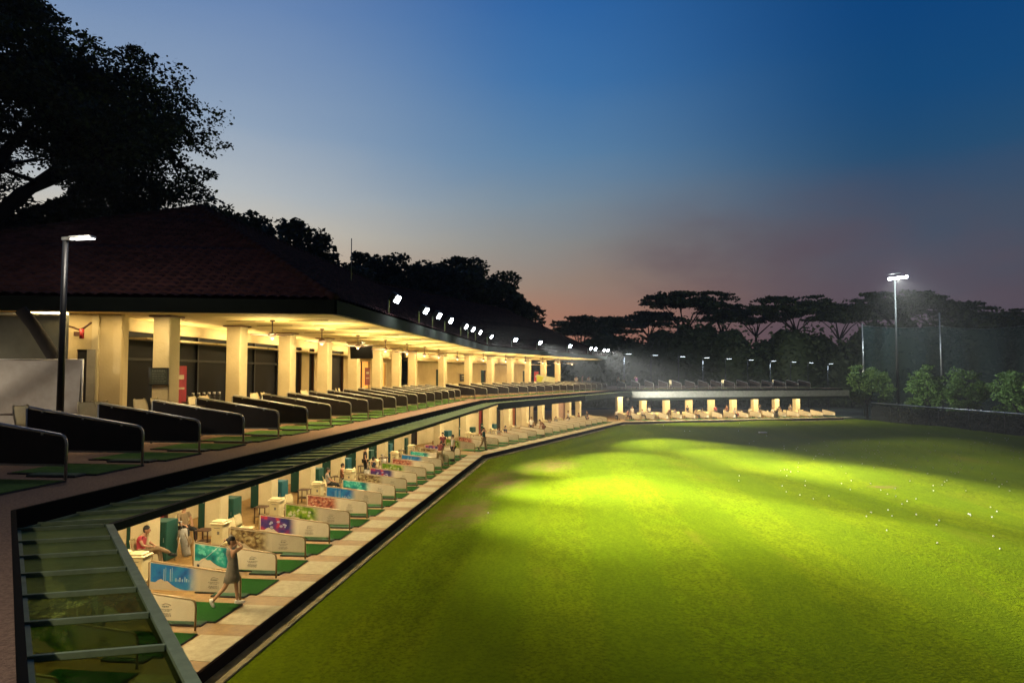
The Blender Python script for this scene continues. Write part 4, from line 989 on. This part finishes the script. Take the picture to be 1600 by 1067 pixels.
def pose(name, J, face=(0, 1, 0), toes=None, sleeve=.55, legs='long', grip=False, dress=False, headup=(0, 0, 1)):
    J = {**BASE, **J}; J = {k: Vector(v) for k, v in J.items()}
    parts = {}
    body = skinned('body', J, BED, RAD, skin_m, 2)
    F = Vector(face).normalized(); U = Vector(headup).normalized(); S = F.cross(U).normalized(); F = U.cross(S)
    Mh = Matrix((S, F, U)).transposed().to_4x4(); hc = J['hd'] + U * .085 + F * .012
    body.ell(hc, (.074, .094, .115), 16, 12, M=Mh)                      # skull
    body.ell(hc + F * .03 - U * .065, (.05, .06, .05), 12, 8, M=Mh)     # jaw
    body.ell(hc + F * .098 - U * .022, (.014, .02, .024), 8, 6, M=Mh)   # nose
    for s in (-1, 1):
        body.ell(hc + S * s * .075 - U * .01, (.012, .02, .03), 8, 6, M=Mh)
        body.ell(hc + S * s * .03 + F * .083 + U * .003, (.012, .008, .007), 8, 6, 1, M=Mh)
    body.ell(hc + F * .088 - U * .062, (.024, .008, .006), 8, 5, 2, M=Mh)
    for sd in 'LR':                                                      # hands: palm, four fingers, thumb
        w = J['w' + sd]; e = J['e' + sd]; d_, s, upv = frame_(w - e); sg_ = 1 if sd == 'R' else -1
        pc = w + d_ * .05; MM = Matrix((s, d_, upv)).transposed().to_4x4()
        body.ell(pc, (.038, .052, .018), 8, 6, M=MM)
        for k, ln in enumerate((.062, .072, .068, .052)):
            r0 = w + d_ * .085 + s * (k - 1.5) * .019; cu_ = .65 if grip else .25
            p1 = r0 + d_ * ln * .5 - upv * ln * .15 * (1 + cu_); p2 = p1 + d_ * ln * .5 * (1 - cu_) - upv * ln * .6 * cu_ * 1.4
            body.tube([tuple(r0), tuple(p1), tuple(p2)], [.010, .009, .007], 6)
        r0 = w + d_ * .03 - s * sg_ * .032; p1 = r0 + d_ * .03 - s * sg_ * .022 - upv * .008; body.tube([tuple(r0), tuple(p1), tuple(p1 + d_ * .03 - upv * .012)], [.012, .011, .008], 6)
    parts['body'] = body.mesh('person', [skin_m, hair_m, mat('lips', (.25, .08, .07), .5)])
    # hair
    hb = MB(); hb.ell(hc + U * .018 - F * .012, (.084, .1, .118), 16, 8, M=Mh, zmin=-.05)
    hb.ell(hc - F * .045 - U * .02, (.07, .062, .085), 12, 8, M=Mh)
    if dress: hb.ell(hc - F * .1 + U * .03, (.045, .045, .045), 10, 8, M=Mh)
    parts['hair'] = hb.mesh('hair', hair_m)
    # shirt
    if dress:
        pe, spn, c_, nk = J['pel'], J['sp'], J['ch'], J['nk']
        mb = MB(); lo = (J['kL'] + J['kR']) / 2 * .62 + J['pel'] * .38
        mb.loft([((lo.x, lo.y, .60), .20, .20), ((lo * .6 + pe * .4) * 1 and (lo.x * .5 + pe.x * .5, lo.y * .5 + pe.y * .5, .76), .19, .17), ((pe.x, pe.y, .93), .185, .145), ((spn.x, spn.y, 1.12), .15, .118), ((c_.x, c_.y, 1.3), .165, .125), ((c_.x * .4 + nk.x * .6, c_.y * .4 + nk.y * .6, 1.41), .14, .10), ((nk.x, nk.y, 1.455), .075, .07)], 18)
        for v_i in range(18): x_, y_, z_ = mb.v[v_i]; mb.v[v_i] = (x_, y_, z_ + .03 * math.sin(v_i * 1.7))
        parts['dress'] = mb.mesh('dress', skin_m)
    else:
        JS = {k: J[k] for k in ('pel', 'sp', 'ch')}; JS['nk'] = J['ch'].lerp(J['nk'], .72)
        RS = dict(pel=(.175, .135), sp=(.15, .12), ch=(.172, .127), nk=.07); ES = [('pel', 'sp'), ('sp', 'ch'), ('ch', 'nk')]
        for sd in 'LR': JS['s' + sd] = J['s' + sd]; JS['e' + sd] = J['s' + sd].lerp(J['e' + sd], sleeve); RS['s' + sd] = .078; RS['e' + sd] = .072; ES += [('ch', 's' + sd), ('s' + sd, 'e' + sd)]
        parts['shirt'] = skinned('shirt', JS, ES, RS, skin_m, 2).mesh('shirt', skin_m)
    JP = {k: J[k] for k in ('pel', 'hL', 'kL', 'hR', 'kR')}; JP['pel'] = J['pel'] + (J['sp'] - J['pel']) * .15
    RP = dict(pel=(.168, .128), hL=.112, kL=.076, hR=.112, kR=.076); EP = [('pel', 'hL'), ('pel', 'hR'), ('hL', 'kL'), ('hR', 'kR')]
    if legs == 'long':
        for sd in 'LR': JP['a' + sd] = J['k' + sd].lerp(J['a' + sd], .93); RP['a' + sd] = .062; EP.append(('k' + sd, 'a' + sd))
    else:
        for sd in 'LR': JP['k' + sd] = J['h' + sd].lerp(J['k' + sd], .85); RP['k' + sd] = .095
    if not dress: parts['trousers'] = skinned('trousers', JP, EP, RP, skin_m, 2).mesh('trousers', skin_m)
    sh = []
    for sd in 'LR':
        a_ = J['a' + sd]; td = Vector((toes or {}).get(sd, (0, 1, 0))).normalized(); shn = (a_ - J['k' + sd]).normalized()
        S2 = td.cross(Vector((0, 0, 1))); S2 = S2.normalized() if S2.length > .1 else Vector((1, 0, 0)); U2 = S2.cross(td); MM = Matrix((S2, td, U2)).transposed().to_4x4()
        mb = MB(); mb.ell(a_ + td * .06 - U2 * .045, (.046, .135, .045), 12, 8, M=MM); mb.ell(a_ - td * .01 - U2 * .01, (.045, .055, .05), 10, 6, M=MM); sh.append(mb.mesh('shoe', white))
    parts['shoe'] = sh; POSES[name] = parts
def setm(o, m): o.material_slots[0].link = 'OBJECT'; o.material_slots[0].material = m; return o
def person(pz, loc, face_yaw, label, shirt, trousers=None, shoes=None, scale=1, skin=None, hair=None, group=None):
    p = POSES[pz]; o = link('person', p['body']); o.location = loc; o.rotation_euler = (0, 0, face_yaw); o.scale = (scale,) * 3; tag(o, label, 'person', group)
    for nme, m in (('hair', hair or hair_m), ('shirt', shirt), ('dress', shirt), ('trousers', trousers)):
        if nme in p and m is not None: setm(link(nme, p[nme], o), m)
    for s_ in p['shoe']: setm(link('shoe', s_, o), shoes or white)
    return o
# poses
pose('stand', {})
pose('stand_shorts', {'wL': (-.2, .16, .92), 'eL': (-.24, 0, 1.12)}, legs='short')
pose('address', dict(pel=(0, -.06, .90), sp=(0, .03, 1.05), ch=(0, .16, 1.2), nk=(0, .25, 1.31), hd=(0, .31, 1.37), sL=(-.16, .18, 1.25), sR=(.16, .18, 1.24), eL=(-.13, .3, 1.0), eR=(.13, .3, .99), wL=(-.02, .4, .79), wR=(.03, .4, .76),
                     hL=(-.1, -.05, .87), kL=(-.17, .06, .48), aL=(-.2, 0, .09), hR=(.1, -.05, .87), kR=(.17, .06, .48), aR=(.2, 0, .09)), face=(0, .8, -.6), headup=(0, .6, .8), grip=True)
pose('finish', dict(pel=(0, .02, .93), sp=(0, .03, 1.12), ch=(.0, -.01, 1.31), nk=(0, -.04, 1.46), hd=(0, -.02, 1.54), sL=(-.16, -.02, 1.38), sR=(.15, .07, 1.36), eL=(-.3, .02, 1.47), wL=(-.14, -.12, 1.6), eR=(-.0, .26, 1.46), wR=(-.12, .0, 1.62),
                    hL=(-.08, .03, .89), kL=(-.08, .1, .5), aL=(-.09, .13, .09), hR=(.09, -.02, .89), kR=(.07, -.12, .49), aR=(.08, -.42, .16)), face=(-.25, 1, .05), toes={'R': (0, .45, -.9), 'L': (-.35, 1, 0)}, grip=True, dress=True)
pose('finish_man', dict(pel=(0, .02, .93), ch=(.0, -.01, 1.31), nk=(0, -.03, 1.46), hd=(0, -.01, 1.54), sL=(-.16, -.02, 1.38), sR=(.15, .07, 1.36), eL=(-.3, .02, 1.45), wL=(-.14, -.12, 1.58), eR=(-.0, .26, 1.44), wR=(-.12, .0, 1.6),
                    kL=(-.08, .1, .5), aL=(-.09, .13, .09), kR=(.09, -.1, .49), aR=(.1, -.36, .15)), face=(-.1, 1, 0), toes={'R': (0, .5, -.85)}, grip=True)
pose('sit', dict(pel=(0, -.05, .52), sp=(0, -.1, .7), ch=(0, -.12, .9), nk=(0, -.12, 1.05), hd=(0, -.09, 1.12), sL=(-.17, -.12, .98), sR=(.17, -.12, .98), eL=(-.23, .0, .74), wL=(-.14, .2, .66), eR=(.23, .0, .74), wR=(.14, .2, .66),
                 hL=(-.1, 0, .5), kL=(-.13, .42, .5), aL=(-.14, .45, .09), hR=(.1, 0, .5), kR=(.13, .42, .5), aR=(.14, .4, .09)))
pose('sit_crossed', dict(pel=(0, -.05, .52), sp=(0, -.08, .7), ch=(0, -.04, .9), nk=(0, .03, 1.04), hd=(0, .08, 1.1), sL=(-.17, -.04, .97), sR=(.17, -.04, .97), eL=(-.24, .08, .76), wL=(-.1, .26, .7), eR=(.24, .08, .76), wR=(.1, .28, .7),
                 hL=(-.1, 0, .5), kL=(-.11, .43, .5), aL=(-.1, .5, .09), hR=(.1, 0, .52), kR=(.02, .42, .64), aR=(-.18, .72, .42)), face=(0, 1, -.25), toes={'R': (-.4, .9, -.2)})
def shade(n, c): return mat(n, c, .85, 12, (40, .2))
cgrey = shade('grey_fabric', (.17, .155, .13)); cred = shade('red_fabric', (.42, .04, .06)); ckh = shade('khaki_fabric', (.27, .19, .11)); cmar = shade('maroon_fabric', (.12, .015, .02)); cblk = shade('black_fabric', (.012, .012, .014))
cwhi = shade('white_fabric', (.6, .56, .5)); cnav = shade('navy_fabric', (.02, .03, .07)); ctea = shade('dark_teal_fabric', (.02, .08, .09)); cbro = shade('rust_fabric', (.2, .07, .03)); cgre = shade('pale_grey_fabric', (.35, .33, .3)); cpur = shade('purple_fabric', (.16, .05, .13))
ya = yaw('A')
person('finish', (-7.08, 17.5, .042), ya - 1.35, 'golfer in a sleeveless grey dress finishing a swing on the near green mat', cgrey, None, white, .99)
OC = []
def on_chair(pz, loc, ry, lab, *a, **k):
    o = person(pz, loc, ry, lab, *a, **k); OC.append(1); dup(ch0, (loc[0], loc[1], loc[2]), ry, f'occupied cream plastic chair on the lower floor, {nth(len(OC))} from the near end', 'chairs with people on them'); return o
on_chair('sit_crossed', (-11.1, 20.83, 0), -1.45, 'person in a red shirt and khaki trousers seated with crossed legs', cred, ckh, cblk)
on_chair('sit', (-11.4, 24.1, 0), -2.2, 'person in a khaki top seated beside the near teal cabinet', ckh, cblk, white)
ppl = [('address', (-4.62, 44.1), ya - 1.57 + 1.57, 'golfer in a maroon shirt bending over the ball near the first bend', cmar, ckh),
       ('stand', (-4.0, 46.6), ya + 2.2, 'person in a pale grey shirt and black trousers standing beside the maroon golfer', cgre, cblk),
       ('stand', (-4.9, 48.6), 2.8, 'person in a maroon top standing behind the grey shirted person', cmar, cblk),
       ('finish_man', (-2.2, 53.2), yaw('B') - 1.57, 'golfer in a dark teal shirt and khaki trousers finishing a swing past the bend', ctea, ckh),
       ('stand_shorts', (1.9, 66.4), 2.6, 'person in a white shirt and black shorts standing behind the lower boards', cwhi, cblk),
       ('address', (3.0, 65.6), 1.2, 'golfer in a rust coloured shirt bending beside the white shirted person', cbro, cbro),
       ('stand', (8.6, 78.3), 1.9, 'person all in black standing alone near the second bend', cblk, cblk),
       ('stand', (-8.4, 39.3), -1.2, 'person all in black standing by the teal cabinets before the first bend', cblk, cblk)]
for pz, (x, y), ry, lab, sh_, tr_ in ppl: person(pz, (x, y, .04), ry, lab, sh_, tr_, white if 'shorts' in pz else cblk)
seats = [((-8.9, 33.6), -1.2, 'person in a pale grey shirt seated before the first bend', cgre, cblk), ((-8.6, 35.3), -1.4, 'person in a dark brown top seated before the first bend', cbro, cnav), ((-7.6, 38.2), -1.0, 'person in a navy top seated nearest the first bend', cnav, cblk),
         ((-2.4, 57.3), -1.6, 'person in a dark red top seated past the first bend', cmar, cblk), ((-1.1, 59.7), -1.9, 'person in a light grey shirt seated past the first bend', cgre, cgre), ((-.5, 61.2), -2.0, 'person in a navy shirt seated past the first bend', cnav, cgre),
         ((4.0, 71.5), -1.9, 'person in a grey shirt seated halfway along the second stretch', cgrey, cblk), ((6.2, 75.0), -1.9, 'person in a white top and rust trousers seated along the second stretch', cwhi, cbro), ((8.8, 80.5), -2, 'person in a teal top seated near the second bend', ctea, cblk)]
for (x, y), ry, lab, a_, b_ in seats: on_chair('sit', (x, y, 0), ry, lab, a_, b_, cblk)
# people along the far stretch of the lower floor
far = [('sit', .9, cwhi, cblk, 'white', 'seated'), ('stand', 3.1, cwhi, cgre, 'white', 'standing'), ('sit', 4.6, cgre, cblk, 'grey', 'seated'), ('address', 7.2, cbro, ckh, 'rust', 'standing'), ('stand', 11.2, cblk, cblk, 'black', 'standing'), ('sit', 13.5, cgrey, cnav, 'grey', 'seated'),
       ('stand', 17.2, cbro, cblk, 'brown', 'standing'), ('sit', 20.9, cwhi, ckh, 'white', 'seated'), ('address', 23.6, ckh, cblk, 'khaki', 'standing'), ('sit', 25.7, ckh, cblk, 'khaki', 'seated'), ('stand', 27.4, cgrey, ckh, 'grey', 'standing')]
for i, (pz, s, a_, b_, cn_, st) in enumerate(far):
    q = P('C', s, -1.9 if pz == 'address' else (-4.0 if pz == 'stand' else -3.9))
    lab = f'person in a {cn_} top {st} on the far lower stretch, {wd[i]} from the left'
    if pz == 'sit': on_chair('sit', q, yaw('C') - 1.57 + .3 * (i % 3), lab, a_, b_, cblk)
    else: person(pz, q, yaw('C') - (1.57 if pz != 'address' else 0), lab, a_, b_, cblk)
for i, (sg, s, a_, cn_) in enumerate((('B', 31.5, cwhi, 'white'), ('B', 33.7, cgre, 'pale grey'), ('B', 36.2, cwhi, 'white'), ('C', 1.0, cwhi, 'white'), ('C', 3.6, cpur, 'purple'))):
    person('stand' if i != 4 else 'finish_man', P(sg, s, -3.7, DZ), yaw(sg) + rnd.uniform(-1.5, 1), f'person in a {cn_} top on the upper deck past the roof, {wd[i]} from left', a_, cblk if i % 2 else cgre, cblk)

# golf bags, banner, posters, small things
def golfbag(col, acc):
    t = thing('golf_bag', 'x', 'golf bag', group='golf bags')
    gg = MB(); gg.tube([(0, 0, 0), (0, .02, .1), (0, .1, .5), (0, .16, .86)], [.12, .13, .125, .14], 12); gg.build('body', col, t)
    gg = MB(); gg.ell((.02, -.06, .42), (.1, .08, .2), 10, 8); gg.ell((.1, .06, .3), (.05, .09, .14), 8, 6); gg.build('pocket', acc, t)
    gg = MB(); gg.tube([(-.1, .0, .3), (-.2, .05, .5), (-.12, .14, .78)], .015, 6); gg.build('strap', acc, t)
    for x in (-.1, .1): gg = MB(); gg.tube([(x * .6, .22, .78), (x * 2.4, .48, 0)], .012, 5); gg.build('leg', steel, t)
    for k in range(5):
        gg = MB(); x, y = rnd.uniform(-.08, .08), rnd.uniform(.1, .22); gg.tube([(x, y, .8), (x * 1.4, y + .06, 1.1)], .006, 5); gg.ell((x * 1.4, y + .07, 1.12), (.035, .05, .03), 8, 6); gg.build('club', black if k % 2 else steel, t)
    return t
gb = golfbag(cgre, ckh); put(gb, (-10.51, 22.39, 0), 2.4, 'pale striped golf bag standing beside the crossed legs of the person in red')
for i, (sg, s, n, z) in enumerate((('A', 26.6, -4.0, 0), ('A', 31.2, -4.2, 0), ('A', 36.0, -3.9, 0), ('B', 9, -4, 0), ('B', 14.5, -4, 0), ('B', 21, -4, 0), ('B', 25.5, -4, 0), ('C', 6, -3.8, 0), ('C', 15, -3.8, 0), ('C', 22, -3.8, 0))):
    dup(gb, P(sg, s, n, z), rnd.uniform(0, 6), f'{nth(i + 1)} golf bag among the lower chairs, beyond the one by the person in red')
t = thing('red_bag', 'bright red bag lying by the columns of the far stretch', 'bag', P('C', 19.3, -3.6), yaw('C'))
gg = MB(); gg.tube([(0, -.6, .5), (0, 0, .42), (0, .7, .2)], [.2, .22, .16], 10); gg.build('body', redm, t)
gg = MB(); gg.tube([(0, -.3, .64), (.1, 0, .85), (0, .3, .52)], .02, 6); gg.build('strap', cblk, t)
def banner(seg, s, n, z, w, h, m1, m2, label, slope=True):
    t = thing('banner_stand', label, 'banner', P(seg, s, n, z), yaw(seg) + .9)
    gg = MB(); vs = [(x, y, zz) for y in (-.02, .02) for x, zz in ((-w / 2, .1), (w / 2, .1), (w / 2, h * .8 if slope else h), (-w / 2, h))]
    gg.add(vs, [(3, 2, 1, 0)[::-1], (4, 5, 6, 7)[::-1], (0, 1, 5, 4), (1, 2, 6, 5), (2, 3, 7, 6), (3, 0, 4, 7)]); gg.build('panel', m1, t)
    gg = MB(); gg.add([(-w / 2 + .05, -.023, .15), (-w * .1, -.023, .15), (-w * .28, -.023, h * .5), (-w * .1, -.023, h * .85), (-w / 2 + .05, -.023, h * .92)], [(0, 1, 2, 3, 4)]); gg.add([(w * .05, -.023, h * .3), (w * .35, -.023, h * .3), (w * .2, -.023, h * .5)], [(0, 1, 2)]); gg.build('print', m2, t)
    gg = MB(); gg.box((-w / 2, 0, .05), (.08, .3, .1)); gg.box((w / 2, 0, .05), (.08, .3, .1)); gg.build('foot', steel, t); return t
banner('B', 22.3, -3.9, DZ, 2.2, 1.9, mat('banner_white', (.6, .6, .4), .5), mat('banner_yellow', (.6, .62, .04), .5), 'pale banner with a yellow green end standing on the upper deck before the roof end')
def poster(seg, s, n, z, w, h, m, label, lines=True):
    t = thing('poster', label, 'poster', P(seg, s, n, z), yaw(seg))
    gg = MB(); gg.box((0, 0, 0), (.03, w, h)); gg.build('panel', m, t)
    gg = MB(); gg.box((.017, 0, h * .2), (.006, w * .6, h * .12)); gg.box((.017, 0, -h * .1), (.006, w * .7, h * .05)); gg.build('print', mat('poster_ink', (.5, .45, .3), .6), t); return t
poster('A', 33.6, -6.2, 5.75, .9, 1.1, mat('maroon_sign', (.22, .02, .02), .5), 'maroon wall sign between the two lit shop windows')
poster('B', 8.9, -6.42, 5.6, 1.4, .65, mat('black_sign', (.02, .02, .02), .5), 'dark framed sign on the upper rear wall past the bend')
poster('B', 25.3, -6.2, 5.3, 1.3, 1.9, mat('red_banner', (.5, .03, .02), .5), 'red poster at the end of the upper rear wall')
poster('A', 13.9, -6.42, 5.5, .8, 1.3, mat('red_window_poster', (.3, .01, .02), .4), 'red poster behind the dark shopfront')
for i, (sg, s) in enumerate((('A', 37.0), ('A', 40.2), ('B', 6.0), ('B', 10.4), ('B', 14.6), ('B', 20.5))):
    poster(sg, s, LN + .12, 2.5, 1.3, .75, mat('dark_screen', (.03, .035, .025), .3), f'{wd[i]} dark wall screen on the lower rear wall, from the near end')
for i, s in enumerate((2.6, 10.6, 22.6)):
    q = P('C', s, -4.28, 2.6); t = thing('poster', f'{wd[i]} small dark sign on the columns of the far stretch, from the left', 'poster', q, yaw('C')); gg = MB(); gg.box((0, 0, 0), (.03, .42, .34)); gg.build('panel', black, t); gg = MB(); gg.box((.017, 0, .05), (.006, .3, .04)); gg.build('print', greyt, t)
poster('A', 38.4, LN + .14, 2.1, .8, 1.3, redm, 'red poster on the lower rear wall before the bend')
# a rail stand of small posts in front of the dark shopfront
t = thing('club_rack', 'row of steel capped black posts before the dark shopfront', 'rack', P('A', 13.4, -5.6, DZ), yaw('A'))
for k in range(6):
    gg = MB(); gg.tube([(0, k * .33, 0), (0, k * .33, 1.12)], .035, 8); gg.build('post', black, t)
    gg = MB(); gg.tube([(0, k * .33, 1.12), (0, k * .33, 1.2)], .05, 8); gg.build('cap', steel, t)
gg = MB(); gg.box((0, .83, .03), (.3, 1.9, .05)); gg.build('base', black, t)

# ---------------------------------------------------------------- thin evening haze
gg = MB(); gg.box((40, 110, 14), (420, 330, 34)); hz = gg.build('haze', None); tag(hz, kind='stuff')
hm = bpy.data.materials.new('haze'); hm.use_nodes = True; t = hm.node_tree; t.nodes.clear()
pv = t.nodes.new('ShaderNodeVolumePrincipled'); pv.inputs['Color'].default_value = (.85, .9, 1, 1); pv.inputs['Density'].default_value = .00024; pv.inputs['Anisotropy'].default_value = .2
o_ = t.nodes.new('ShaderNodeOutputMaterial'); t.links.new(pv.outputs[0], o_.inputs['Volume']); hz.data.materials.clear(); hz.data.materials.append(hm)

# ---------------------------------------------------------------- furniture under the nearest glass canopy
dup(mc0, (-10.58, 18.75, 0), 2.6, 'cream ball dispenser half hidden under the nearest glass canopy')
dup(tb0, (-11.6, 18.6, 0), .5, 'small brown table under the nearest glass canopy', 'brown tables on the lower floor')
for i, (x, y, rz) in enumerate(((-11.6, 19.2, -1.4), (-12.9, 17.6, -.9), (-10.6, 15.6, 2.0))):
    dup(ch0, (x, y, 0), rz, f'{wd[i]} cream plastic chair under the nearest glass canopy', 'cream chairs on the lower floor')
dup(gb, (-9.6, 16.2, 0), 1.0, 'golf bag seen through the nearest glass canopy')
dup(lk0, (-12.4, 16.4, 0), .6, 'teal steel cabinet seen through the nearest glass canopy')
for i, (pz, sgn, s, n, a_, b_, cn_) in enumerate((('sit', 'C', 2.4, -3.7, cbro, cblk, 'rust'), ('stand', 'C', 5.6, -4.1, cwhi, cnav, 'white'), ('sit', 'C', 9.2, -3.8, cnav, cgre, 'navy'), ('sit', 'C', 12.3, -3.6, ckh, cblk, 'khaki'), ('stand', 'C', 15.4, -3.9, cred, cblk, 'red'),
        ('sit', 'C', 18.3, -3.7, cgre, cblk, 'pale grey'), ('stand', 'C', 22.3, -3.8, cblk, ckh, 'black'), ('sit', 'C', 24.4, -3.7, cwhi, cblk, 'white'), ('sit', 'B', 25.5, -3.9, cgrey, cblk, 'grey'), ('stand', 'B', 29.5, -4.0, cwhi, cblk, 'white'), ('sit', 'B', 33.2, -3.9, cbro, ckh, 'rust'))):
    q = P(sgn, s, n); where = 'far lower stretch' if sgn == 'C' else 'lower floor before the second bend'
    lab = f'background person in a {cn_} top, {"seated" if pz == "sit" else "standing"} on the {where}'
    if pz == 'sit': on_chair('sit', q, yaw(sgn) - 1.2 - .4 * (i % 3), lab, a_, b_, cblk)
    else: person(pz, q, yaw(sgn) + 1.9 * i, lab, a_, b_, cblk)

# clubs in the golfers' hands
def club(p0, p1, label, first=[None]):
    v = Vector(p1) - Vector(p0); L = v.length
    if first[0] is None:
        t = thing('golf_club', label, 'golf club', p0)
        gg = MB(); gg.tube([(0, 0, 0), (0, 0, .26)], .013, 6); gg.build('grip', black, t)
        gg = MB(); gg.tube([(0, 0, .26), (0, 0, 1.0)], .006, 6); gg.build('shaft', steel, t)
        gg = MB(); gg.ell((.03, 0, 1.02), (.055, .04, .03), 10, 6); gg.build('head', black, t); first[0] = t
    else: t = dup(first[0], p0, 0, label)
    t.rotation_euler = v.to_track_quat('Z', 'Y').to_euler(); return t
for q_, tg_, e_, sz_ in ((FL[9], (13, 34), 34000, 34), (FL[11], (20, 34), 52000, 24), (FL[6], (7, 38), 14000, 40)):
    dr = (Vector((*tg_, 0)) - q_).normalized(); spot('floodlight_beam', q_ + dr * .75, (*tg_, -.3), e_, sz_, 1)
def inhand(loc, ry, a_, b_): M = Matrix.Translation(loc) @ Matrix.Rotation(ry, 4, 'Z'); return M @ Vector(a_), M @ Vector(b_)
for loc, ry, a_, b_, lab in (((-7.08, 17.5, .042), ya - 1.35, (-.16, -.05, 1.72), (.22, -.62, 1.2), 'golf club held behind the head of the golfer in grey'),
        ((-4.62, 44.1, .04), ya, (0, .42, .8), (0, .95, .06), 'golf club held by the golfer in maroon'), ((3.0, 65.6, .04), 1.2, (0, .42, .8), (0, .95, .06), 'golf club held by the golfer in rust colour'),
        ((-2.2, 53.2, .04), yaw('B') - 1.57, (-.14, -.03, 1.68), (.2, -.6, 1.2), 'golf club held by the golfer in dark teal')):
    p0, p1 = inhand(loc, ry, a_, b_); club(p0, p1, lab)

for i in range(22):
    s_ = 1.2 + i * 1.42; q = P('C', s_, -4.0 + .35 * (i % 2))
    dup(ch0, q, yaw('C') - 1.57 + rnd.uniform(-.6, .6), f'{nth(i + 1)} extra cream chair along the far lower stretch, from the left', 'cream chairs on the lower floor')
